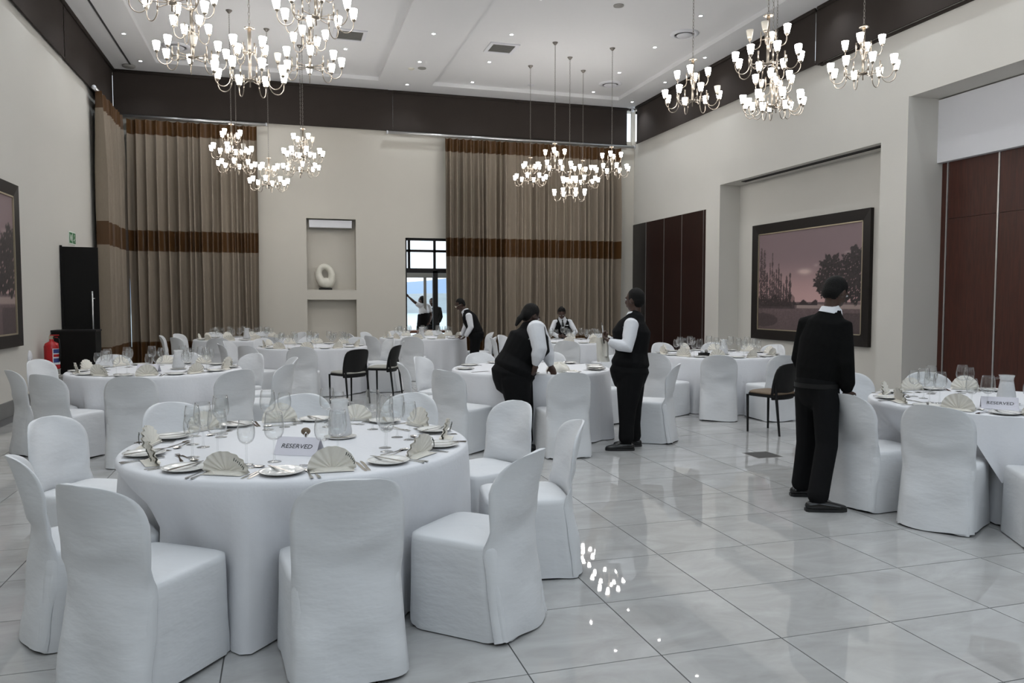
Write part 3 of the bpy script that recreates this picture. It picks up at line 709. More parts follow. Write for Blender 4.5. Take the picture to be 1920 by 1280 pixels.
t = thing('floor_grille', 'dark square service cover set in the floor near the black chair on the right', 'floor cover', (4.54, 6.58, 0))
MB().box(-.135,.135,-.135,.135,0,.002).build('plate', 'vent_dark', t); MB().box(-.142,.142,-.142,.142,0,.0012).build('rim', 'grey_box', t)
# ------------------------------------------------------------------ covered chairs
def superpt(a, hx, hy, n):
    c, s = math.cos(a), math.sin(a)
    return hx*math.copysign(abs(c)**(2/n), c), hy*math.copysign(abs(s)**(2/n), s)
def cover_meshes(seed):
    r = random.Random(seed); p = [r.uniform(0, 6.28) for _ in range(12)]
    seat = MB(); NS = 56
    rows = [(.0002,.447,3),(.02,.447,3),(.45,.447,3.5),(.80,.446,5),(.93,.444,6),(.985,.436,7),(1.0,.415,7),(1.005,.36,7),(1.012,.26,7),(1.02,.16,7),(1.03,.07,7),(1.035,.012,7)]
    def fs(u, v):
        sc, z, n = rows[int(round(v*(len(rows)-1)))]
        a = 2*PI*u; x, y = superpt(a, .228*sc, .235*sc, n)
        d = max(0, .44-z)/.44
        k = 1+d*(.020*math.sin(5*a+p[0])+.014*math.sin(11*a+p[1]+z*6)+.010*math.sin(17*a+p[2]))
        sag = .010*math.sin(7*x/.2+p[3])*(1-sc) if sc < 1 else 0
        wr = .0035*math.sin(26*z+9*math.sin(a)+p[4])*(1 if .05 < d < .9 else 0)
        hem = .010*math.sin(4*a+p[5]) if z < .02 else 0
        yb = 1+.24*d if y < 0 else 1
        return (x*(k+wr), y*yb*(k+wr)+.005, z+sag+max(-.006, hem))
    seat.grid(fs, NS, len(rows)-1, True)
    back = MB(); NB = 22
    zr = [(.012+.608*k/16, None) for k in range(17)]
    tt = [(k/11)*PI/2 for k in range(1, 12)]
    def half_w(z): return .238-.016*min(1, z/.45) + .008*max(0, (z-.45)/.2)
    lines = []
    for z, _ in zr: lines.append((z, half_w(z)))
    for t in tt: lines.append((.62+.222*math.sin(t)**(2/2.9), max(.010, .230*math.cos(t)**(2/3.4))))
    loops = []
    for z, w in lines:
        yc = (-.318+.055*min(1, z/.45)) - (.085*max(0, (z-.45)/.39)**1.35 if z > .45 else 0)
        c = .016+.022*min(1, z/.45)+.055*max(0, (z-.45)/.365)
        th = .020+.016*max(0, min(1, (z-.40)/.1))-.016*max(0, (z-.62)/.2)
        o_, i_ = [], []
        for k in range(NB+1):
            x = -w+2*w*k/NB; e = abs(2*k/NB-1)
            wr = .0035*math.sin(14*z+16*x+p[6])+.0030*math.sin(23*z-11*x+p[7])+.004*math.sin(8*x+p[8])
            wr += .010*math.exp(-((z-.50-1.6*x*x-.12*x)/.028)**2)*(1-e**2)-.006*math.exp(-((z-.56-1.2*x*x)/.03)**2)+.005*math.sin(30*z+26*x+p[3])*max(0, e-.35)*(z < .7)
            wr *= 1-.4*e**4
            low = max(0, (.42-z)/.42); wr += low*.008*math.sin(19*x+p[9]+3*z)
            yy = yc+c*(x/.226)**2+wr+.05*e**7*max(0, min(1, (.5-z)/.1))
            tk = th*(1-.75*e**6)
            zz = z+(.006*math.sin(13*x+p[10]) if z < .02 else 0)+.004*math.sin(17*x+p[11])*max(0, (z-.7)/.12)
            o_.append((x, yy, max(.004, zz))); i_.append((x*.985, yy+tk+.006*math.sin(11*x+15*z+p[2])*(z > .46), max(.004, zz)))
        loops.append(o_+i_[::-1])
    n = len(loops[0]); vs = [q for l in loops for q in l]
    fs_ = [(j*n+i, j*n+(i+1) % n, (j+1)*n+(i+1) % n, (j+1)*n+i) for j in range(len(loops)-1) for i in range(n)]
    fs_.append(tuple((len(loops)-1)*n+i for i in range(n)))
    back.add(vs, fs_)
    return seat.mesh('seat_cover', 'cover', True), back.mesh('back_cover', 'cover', True)
COVERS = [cover_meshes(s) for s in (1, 2, 3, 4, 5)]
foot_me = MB().box(-.014,.014,-.014,.014,0,.33).mesh('leg', 'rubber')
def covered_chair(label, x, y, rz, k, group='white covered banquet chairs'):
    t = thing('covered_chair', label, 'chair', (x, y, 0), rz, group)
    s, b_ = COVERS[k % 5]
    link('seat_cover', s, t); link('back_cover', b_, t)
    for fx, fy in ((-.18,-.205),(.18,-.205),(-.18,.18),(.18,.18)): link('leg', foot_me, t, (fx, fy, 0))
    return t

# ------------------------------------------------------------------ black side chairs
def black_chair(label, x, y, rz, cushion):
    t = thing('black_chair', label, 'chair', (x, y, 0), rz, 'black leather side chairs')
    MB().prism([superpt(2*PI*k/32, .215, .215, 5) for k in range(32)], .425, .455).build('seat_frame', 'black_leather', t)
    cu = MB(); R_ = [(.0,.492,3),(.6,.492,3.5),(.9,.486,4.5),(.99,.474,5),(1.0,.462,5),(.97,.455,5)]
    cu.grid(lambda u, v: (lambda rr: (*superpt(2*PI*u, .208*rr[0], .208*rr[0], rr[2]), rr[1]))(R_[int(round(v*5))]), 32, 5, True)
    cu.build('seat_cushion', cushion, t, True)
    bk = MB(); loops = []; NB = 16
    prof = [(.40,.20),(.46,.208),(.55,.214),(.62,.216),(.70,.214),(.75,.205),(.785,.185),(.805,.15),(.815,.09),(.818,.02)]
    for z, w in prof:
        yc = -.20-.09*max(0, (z-.45)/.37)**1.2; o_, i_ = [], []
        for k in range(NB+1):
            xx = -w+2*w*k/NB; yy = yc+.055*(xx/.21)**2
            o_.append((xx, yy, z)); i_.append((xx*.98, yy+.022, z))
        loops.append(o_+i_[::-1])
    n = len(loops[0]); bk.add([q for l in loops for q in l], [(j*n+i, j*n+(i+1)%n, (j+1)*n+(i+1)%n, (j+1)*n+i) for j in range(len(loops)-1) for i in range(n)]+[tuple(range(n-1,-1,-1)), tuple((len(loops)-1)*n+i for i in range(n))])
    bk.build('backrest', 'black_leather', t, True)
    for sx in (-1, 1):
        MB().tube([(sx*.195,.185,0),(sx*.20,.19,.44)], [.012,.016], 6).build('leg', 'black_leather', t)
        MB().tube([(sx*.20,-.245,0),(sx*.195,-.195,.42),(sx*.19,-.175,.60)], [.012,.017,.012], 6).build('leg', 'black_leather', t)
    return t

# ------------------------------------------------------------------ tables and cloths
RT, ZT = .905, .756
def round_table(label, lab_cloth, x, y, seed, dents=()):
    t = thing('round_table', label, 'table', (x, y, 0), 0, 'round banquet tables')
    MB().lathe([(0,.715),(RT-.012,.715),(RT-.012,.748),(0,.748)], 40).build('tabletop', 'brown_table', t)
    for k in range(4):
        a = PI/4+k*PI/2; MB().tube([(.62*math.cos(a),.62*math.sin(a),0),(.55*math.cos(a),.55*math.sin(a),.715)], .018, 8).build('leg', 'grey_box', t)
    r = random.Random(seed); q = [r.uniform(0,6.28) for _ in range(8)]
    rows = [(.01,ZT),(.35,ZT),(.7,ZT),(.96,ZT),(.988,ZT-.002),(1.0,ZT-.012),(1.004,ZT-.04)]+[(1.006,ZT-.04-.70*k/9) for k in range(1,10)]+[(1.008,.010)]
    NS = 120; c = MB()
    def fn(u, v):
        sc, z = rows[int(round(v*(len(rows)-1)))]; a = 2*PI*u
        d = max(0, (ZT-.04-z)/(ZT-.05))
        f = .5*math.sin(9*a+q[0]+1.2*math.sin(2*a+q[1]))+.35*math.sin(14*a+q[2]+math.sin(3*a+q[3]))+.25*math.sin(23*a+q[4])
        fo = math.copysign(abs(f)**.8, f); rr = RT*sc+d**.7*(.020+.052*fo+.014*math.sin(5*a+q[5]))+(.005*d*math.sin(40*a+q[6]) if d > .9 else 0)
        rr = max(rr, RT*sc*.995-.012*d)
        for da, dd in dents:                           # chairs pushed in press the cloth under the table
            al = (a-da+PI) % (2*PI)-PI; lat = abs(rr*math.sin(al))
            if abs(al) < 1 and z < .70:
                lim = (dd-.262)/max(.5, math.cos(al)); k = min(1, (.70-z)/.22)*max(0, min(1, (.33-lat)/.11))
                if lim < rr: rr += (lim+.050*f*d**.7-.012-rr)*k
        return (rr*math.cos(a), rr*math.sin(a), z+(.004*math.sin(9*a+q[7]) if z < .05 else 0))
    c.grid(fn, NS, len(rows)-1, True)
    o = c.build('tablecloth', 'linen', None, True); o.location = (x, y, 0)
    tag(o, lab_cloth, 'tablecloth', 'white round tablecloths')
    return o

# ------------------------------------------------------------------ tableware
def lathe_mesh(name, m, prof, seg=20): return MB().lathe(prof, seg).mesh(name, m, True)
G = {}
def glass_set(k, H, br, st):
    G[k] = (lathe_mesh('bowl', 'glass', [(.0045,st),(br*.42,st+.004),(br*.74,st+.014),(br*.93,st+.031),(br,st+.054),(br*.97,st+.078),(br*.88,H-.018),(br*.79,H),(br*.765,H),(br*.85,H-.018),(br*.935,st+.078),(br*.965,st+.054),(br*.89,st+.033),(br*.70,st+.017),(br*.38,st+.008),(0,st+.006)], 18),
            lathe_mesh('stem', 'glass', [(.010,.006),(.0050,.015),(.0042,st*.6),(.0050,st-.003),(.008,st+.003)], 10),
            lathe_mesh('base', 'glass', [(0,.007),(.012,.006),(.030,.0025),(.033,.0012),(.033,.0),(0,0)], 20))
glass_set('large', .238, .047, .105); glass_set('small', .212, .041, .098)
plate_me = [lathe_mesh('well', 'china', [(0,.006),(.055,.006),(.062,.009),(.062,.004),(.045,0),(0,0)], 28), lathe_mesh('rim', 'china', [(.062,.009),(.085,.015),(.100,.0185),(.1015,.017),(.085,.011),(.062,.004)], 32)]
def napkin_meshes():
    fan = MB(); N = 40
    def f(u, v):
        a = PI*u; pl = abs(((u*9) % 1)-.5)*2
        r = .018+.107*v; rr = r*(1-.05*math.cos(2*a)*v)
        return (-rr*math.cos(a)*1.0, (.016*pl-.008)*(.3+.7*v)-.030*math.sin(a)*v, .006+rr*math.sin(a)*.95)
    fan.grid(f, N, 6); fan.grid(lambda u, v: (lambda p: (p[0], p[1]+.006+.004*v, p[2]))(f(u, v)), N, 6)
    base = MB()
    base.add([(-.11,.012,.002),(.11,.012,.002),(.105,-.05,.004),(-.105,-.05,.004),(-.10,.02,.024),(.10,.02,.022),(.03,-.052,.010),(-.03,-.052,.010)],
             [(0,3,2,1),(4,5,6,7),(0,1,5,4),(3,7,6,2),(0,4,7,3),(1,2,6,5)])
    pr = MB()
    for k in range(7):
        a = PI*(.70+.032*k); r = .112; L = .010 if k % 3 else .016
        x, z = -r*math.cos(a), .006+r*math.sin(a)*.95
        pr.tube([(x, -.030*math.sin(a)-.016, z-L/2), (x+.004, -.030*math.sin(a)-.016, z+L/2)], .0022, 4)
    return fan.mesh('fan', 'napkin', True), base.mesh('fold', 'napkin'), pr.mesh('printed_mark', 'print')
NAP = napkin_meshes()
def flat_shape(name, outline, th=.0022, lift=None):
    b_ = MB(); n = len(outline)
    L = lift or (lambda y: 0)
    vs = [(x, y, .0006+L(y)) for x, y in outline]+[(x, y, .0006+th+L(y)) for x, y in outline]
    b_.add(vs, [tuple(range(n, 2*n))]+[(i, (i+1) % n, n+(i+1) % n, n+i) for i in range(n)])
    return b_
def sym(half): return [(x, y) for x, y in half]+[(-x, y) for x, y in reversed(half)]
def cutlery():
    h = [(.004,-.10),(.008,-.095),(.0085,-.07),(.0035,-.01),(.003,.02)]
    kn = flat_shape('knife', [(-.006,-.10),(.006,-.10),(.008,-.06),(.0065,-.005),(.009,.005),(.0095,.08),(.006,.115),(-.004,.125),(-.006,.09),(-.006,-.005),(-.008,-.06)])
    fh = flat_shape('x', sym([(.006,-.10),(.0085,-.09),(.0035,-.01),(.003,.035),(.010,.05),(.0115,.062)]), lift=lambda y: .004*max(0, (y-.0)/.06))
    tines = MB()
    for k in range(4): x = -.0092+.0061*k; tines.box(x-.0015, x+.0015, .060, .105, .004, .0062)
    sp = MB(); sp.add(*(lambda q: (q.v, q.f))(flat_shape('x', sym([(.006,-.10),(.0085,-.09),(.0035,-.01),(.003,.045)]), lift=lambda y: .005*max(0, y/.045))))
    bowl = MB().grid(lambda u, v: (.019*v*math.cos(2*PI*u), .070+.030*v*math.sin(2*PI*u), .0015+.0055*v*v), 16, 4, True)
    return dict(knife=[('blade_and_handle', kn.mesh('knife', 'steel'))], fork=[('handle', fh.mesh('handle', 'steel')), ('tines', tines.mesh('tines', 'steel'))],
                spoon=[('handle', sp.mesh('handle', 'steel')), ('bowl', bowl.mesh('bowl', 'steel', True))])
CUT = cutlery()
jug_me = dict(body=MB().lathe([(0,.004),(.060,.004),(.066,.012),(.066,.03),(.050,.13),(.044,.17),(.046,.185),(.052,.205),(.049,.205),(.042,.186),(.040,.17),(.0,.165)], 24).mesh('body', 'jug', True),
              lip=MB().lathe([(.052,.20),(.055,.207),(.052,.210),(.047,.208)], 24).mesh('lip', 'glass', True),
              handle=MB().tube([(.044,0,.185),(.085,0,.175),(.098,0,.13),(.085,0,.075),(.058,0,.06)], .0075, 8).mesh('handle', 'glass', True),
              ice=MB().lathe([(0,.010),(.063,.010),(.063,.03),(.048,.13),(.042,.155),(0,.155)], 20).mesh('water', 'label_white', True))
saucer_me = lathe_mesh('saucer', 'china', [(0,.003),(.05,.003),(.085,.012),(.09,.011),(.055,0),(0,0)], 28)
RES = text_mesh('RESERVED', .024, 'ink', name='lettering', shear=.15)
CLOCK = {6:'nearest the camera', 7:'near left', 8:'left toward camera', 9:'left end', 10:'left toward rear', 11:'far left', 12:'far side', 1:'far right', 2:'right toward rear', 3:'right end', 4:'right toward camera', 5:'near right'}
def clock(cx, cy, ang):
    # clock position of direction ang around a table as the camera sees it: 6 is nearest
    to_cam = math.atan2(-cy, -cx); d = (ang-to_cam) % (2*PI)          # counter-clockwise from the camera side
    return (6-int(round(d/(2*PI)*12))) % 12 or 12
def uniq_clock(cx, cy, angs):
    used = {}; out = []
    for a in angs:
        k = clock(cx, cy, a)
        while k in used: k = k % 12+1
        used[k] = 1; out.append(CLOCK[k])
    return out
def rad(d): return math.radians(d)
def wine_glass(label, x, y, kind, group):
    t = thing('wine_glass', label, 'wine glass', (x, y, ZT), RNG.uniform(0, 6), group)
    for n, m in zip(('bowl', 'stem', 'base'), G[kind]): link(n, m, t)
def plate(label, x, y, group, z=ZT):
    t = thing('side_plate', label, 'plate', (x, y, z), 0, group); link('well', plate_me[0], t); link('rim', plate_me[1], t)
def napkin(label, x, y, rz, group, mark=True):
    t = thing('folded_napkin', label, 'napkin', (x, y, ZT), rz, group); t.scale = (.92, .95, RNG.uniform(.78, .95)); link('fan', NAP[0], t); link('fold', NAP[1], t)
    if mark: link('printed_mark', NAP[2], t)
def piece(kind, label, x, y, rz, z=ZT, tilt=0):
    t = thing({'knife':'table_knife','fork':'table_fork','spoon':'dessert_spoon'}[kind], label, kind, (x, y, z), rz, kind+'s on the tables')
    t.rotation_euler = (tilt, 0, rz)
    for n, m in CUT[kind]: link(n, m, t)
def jug(label, x, y, rz=0):
    t = thing('water_jug', label, 'jug', (x, y, ZT+.012), rz, 'glass water jugs')
    link('body', jug_me['body'], t); link('lip', jug_me['lip'], t); link('handle', jug_me['handle'], t); link('water', jug_me['ice'], t)
    s = link('saucer', saucer_me, None, (x, y, ZT)); tag(s, 'white saucer under the '+label[label.index('jug'):], 'saucer', 'saucers under jugs')
def card(label, x, y, rz):
    t = thing('reserved_card', label, 'card', (x, y, ZT), rz, 'folded reserved cards')
    w, h, d = .115, .085, .055
    for sg in (-1, 1):
        c = MB().add([(-w,sg*d,.001),(w,sg*d,.001),(w,0,h),(-w,0,h),(-w,sg*(d-.002),.001),(w,sg*(d-.002),.001),(w,0,h-.002),(-w,0,h-.002)], [(0,1,2,3),(4,7,6,5),(0,4,5,1),(1,5,6,2),(2,6,7,3),(3,7,4,0)])
        c.build('front_panel' if sg < 0 else 'rear_panel', 'card', t)
    l = link('lettering', RES, t, (0, -d*.5-.0012, h*.5)); l.rotation_euler = (math.atan2(h, d), 0, 0); l.scale = (1.55, 1.35, 1)
def holder(label, x, y):
    t = thing('card_holder', label, 'card holder', (x, y, ZT))
    MB().lathe([(0,0),(.022,0),(.022,.006),(.006,.010),(.005,.075),(0,.075)], 12).build('stand', 'alu', t, True)
    MB().ball((0,0,.095), .024, .020, .020).build('brown_knob', 'tan_cushion', t, True)
    MB().tube([(0,-.022,.095),(-.010,-.026,.078),(0,-.028,.064),(.010,-.026,.078),(0,-.022,.095)], .0018, 6).build('wire_clip', 'alu', t, True)

def lay(tname, cx, cy, angs, cut='full', glasses=2, mark=True, nap=True, skip=(), rg=.52):
    ph = uniq_clock(cx, cy, angs)
    for n, (a, w) in enumerate(zip(angs, ph)):
        if n in skip: continue
        wh = '%s, at %s' % (w, tname)
        def P(r, lat): b_ = a+lat/r; return cx+r*math.cos(b_), cy+r*math.sin(b_)
        j = lambda s: RNG.uniform(-s, s)
        inw = a+PI/2                                   # +Y of an item points at the table centre
        if nap:
            x, y = P(.775, j(.012)); napkin('ivory napkin folded into a fan, '+wh, x, y, inw+j(.25)+(PI if False else 0), 'fan-folded ivory napkins', mark)
        x, y = P(.775, -.215+j(.01)); plate('small white side plate, '+wh, x, y, 'white side plates')
        if cut != 'none':
            piece('knife', 'butter knife on side plate, '+wh, x, y, inw+j(.5)+.3, ZT+.0185)
            for m, (lat, nm) in enumerate(((.135,'inner'),(.157,'outer'))):
                xx, yy = P(.77, lat); piece('knife', '%s table knife right of napkin, %s' % (nm, wh), xx, yy, inw+j(.08))
            for m, (lat, nm) in enumerate(((-.118,'inner'),(-.140,'outer'))):
                xx, yy = P(.77, lat) if False else P(.80, lat*.72 if m == 0 else lat*.80); 
                if cut == 'full': piece('fork', '%s table fork left of napkin, %s' % (nm, wh), xx, yy, inw+j(.06))
            if cut == 'full':
                xx, yy = P(.615, .02); piece('spoon', 'dessert spoon above napkin, '+wh, xx, yy, inw-PI/2+j(.3))
                xx, yy = P(.645, -.02); piece('fork', 'dessert fork above napkin, '+wh, xx, yy, inw+PI/2+j(.3))
        if glasses >= 1:
            x, y = P(rg+j(.02), .09+j(.02)); wine_glass('larger empty wine glass, '+wh, x, y, 'large', 'empty wine glasses on '+tname)
        if glasses >= 2:
            x, y = P(rg+.055+j(.02), .012+j(.02)); wine_glass('smaller empty wine glass, '+wh, x, y, 'small', 'empty wine glasses on '+tname)

TB = {}
def setup(key, tname, cx, cy, chairs, seed, desc):
    TB[key] = (cx, cy)
    round_table('round banquet table under the cloth of '+tname, desc, cx, cy, seed, [(rad(c[0]), c[1] if len(c) > 1 else 1.17) for c in chairs if len(c) < 2 or c[1] > 0])
    ph = uniq_clock(cx, cy, [rad(c[0]) for c in chairs])
    for n, (c, w) in enumerate(zip(chairs, ph)):
        a = rad(c[0]); d = c[1] if len(c) > 1 else 1.17; tw = rad(c[2]) if len(c) > 2 else 0
        if d == 0: continue
        covered_chair('white covered chair, %s, at %s' % (w, tname), cx+d*math.cos(a), cy+d*math.sin(a), a+PI/2+tw, n+seed)

N1, N2, N3, N4, N5, N6, N7, N8, N9 = ('the large front table', 'the table by the extinguisher', 'the table behind two black chairs', 'the far left curtain table', 'the middle table with women', 'the table before the doorway', 'the far right curtain table', 'the table below the landscape', 'the right front table')
setup('1', N1, .087, 4.339, [(-45,1.10),(-83,1.02),(-126,1.08),(-160,1.0),(152,1.30),(123,1.2),(89,1.2),(58,1.25),(25,1.27),(-8,1.23)], 21, 'white tablecloth of the large front table, draped to the floor')
setup('2', N2, -1.368, 9.409, [(-89,1.43),(-122,1.2),(-150,1.1),(152,1.25),(117,1.25),(85,1.25),(48,1.2),(10,1.2),(-28,1.3),(-54,1.3)], 22, 'white tablecloth of the table by the fire extinguisher')
setup('3', N3, .471, 13.426, [(-98,1.25),(-134,),(-166,),(160,),(125,),(90,),(55,),(20,),(-15,1.2)], 23, 'white tablecloth of the table beside the two black chairs')
setup('4', N4, -.807, 16.466, [(-103,1.2),(-67,),(-140,),(-178,),(150,),(115,),(75,),(35,),(0,),(-30,)], 24, 'white tablecloth of the far left table by the curtain')
setup('5', N5, 2.724, 8.429, [(-93,1.2),(-35,1.34),(-143,1.2),(176,),(140,),(100,),(62,),(24,)], 25, 'white tablecloth of the middle table where two women work')
setup('6', N6, 2.813, 16.047, [(-108,1.3),(-68.6,2.0,58),(-145,),(175,),(140,),(105,),(70,),(0,)], 26, 'white tablecloth of the far table before the doorway')
setup('7', N7, 5.20, 13.75, [(-112,1.2),(-75,),(-150,),(172,),(135,),(45,),(10,),(-35,)], 27, 'white tablecloth of the far table below the wide curtain')
setup('8', N8, 5.995, 9.844, [(-120,1.18),(-154,1.18),(-88,1.22),(168,),(130,),(95,),(60,),(22,),(-14,),(-50,)], 28, 'white tablecloth of the table below the framed landscape')
setup('9', N9, 5.25, 4.60, [(-188,.98,8),(-156,.98,7),(-122,1.1),(95,1.15),(65,1.15),(128,1.1)], 29, 'white tablecloth of the right front table by the folding wall')

A10 = lambda off: [rad(off+36*k) for k in range(10)]
lay(N1, *TB['1'], A10(-81), 'full', 2)
lay(N2, *TB['2'], A10(-89), 'some', 2)
lay(N3, *TB['3'], A10(-98), 'none', 2, False)
lay(N4, *TB['4'], A10(-103), 'none', 2, False)
lay(N5, *TB['5'], A10(-93), 'some', 0, False, False, skip=(9,))
lay(N6, *TB['6'], A10(-108), 'none', 2, False)
lay(N7, *TB['7'], A10(-112), 'none', 2, False)
lay(N8, *TB['8'], A10(-120), 'some', 2, False)
lay(N9, *TB['9'], A10(-156), 'full', 2, False, skip=(4, 5))
ov = [o for o in COL.objects if o.name.startswith('tablecloth') and abs(o.location.x-5.25) < .01][0]
def ovf(u, v):
    a = rad(-135)+(u-.5)*.62*(1-v*.92); r = RT+.012+.03*math.sin(v*2)+.012*math.sin(9*u+3*v)*v
    return (r*math.cos(a), r*math.sin(a), ZT+.001-.44*v)
MB().grid(ovf, 14, 12).build('overlay_corner', 'linen', ov, True)
card('white folded RESERVED card on the large front table', .07, 4.02, rad(-28)); holder('small card holder with a brown knob behind the front RESERVED card', .105, 4.125)
card('white folded RESERVED card on the table by the fire extinguisher', -1.40, 9.10, rad(-14))
card('white folded RESERVED card on the right front table', 4.90, 4.28, rad(-42))
jug('frosted glass water jug on the large front table', .30, 4.42, .5)
jug('frosted glass water jug on the table by the fire extinguisher', -1.13, 9.35, .4)
jug('frosted glass water jug on the far left table by the curtain', -.70, 16.30, .2)
jug('frosted glass water jug on the table below the framed landscape', 6.02, 9.70, .2)
jug('frosted glass water jug on the right front table', 5.16, 4.45, 2.2)
jug('frosted glass water jug on the far table before the doorway', 2.75, 15.9, .2)
for nm, (x, y) in (('the table beside the two black chairs', (.40, 13.15)), ('the table below the framed landscape', (5.62, 9.55))):
    t = thing('condiment_caddy', 'small black condiment caddy on '+nm, 'caddy', (x, y, ZT))
    MB().box(-.07,.07,-.035,.035,0,.045).build('tray', 'black_frame', t)
    for dx in (-.035, .035): MB().lathe([(0,.045),(.022,.045),(.022,.075),(.012,.09),(0,.09)], 12, (dx,0,0)).build('shaker', 'label_white' if dx < 0 else 'grey_box', t, True)
black_chair('black leather chair seen from behind, left one of the pair', .92, 11.66, rad(33), 'grey_cushion')
black_chair('black leather chair with a pale cushion, right of the pair, facing left', 1.53, 12.42, rad(62), 'grey_cushion')
black_chair('black chair with a brown seat cushion behind the man in the black sweater', 5.44, 7.72, rad(20), 'tan_cushion')
# things being set out on the middle table
for k, (x, y, z) in enumerate(((3.33, 7.98, ZT), (3.335, 7.985, ZT+.02))): plate('white side plate, %s of the stacked pair in front of the standing woman' % ('lower' if k == 0 else 'upper'), x, y, 'white side plates', z)
t = thing('napkin_pile', 'crumpled ivory napkins beside the bending woman\'s hands', 'napkin', (2.86, 7.88, ZT))
r_ = random.Random(4)
MB().grid(lambda u, v: (.13*math.cos(2*PI*u)*math.sin(PI*v/2)*(1+.12*math.sin(5*2*PI*u)), .09*math.sin(2*PI*u)*math.sin(PI*v/2)*(1+.15*math.sin(3*2*PI*u+1)), .002+.09*math.cos(PI*v/2)*(1+.2*math.sin(4*2*PI*u+2))), 32, 8, True).build('bundle', 'napkin', t, True)
MB().grid(lambda u, v: (.10+.10*u, -.05+.07*v+.02*u, .004+.012*math.sin(7*u+4*v)**2), 10, 8).build('loose_corner', 'napkin', t, True)
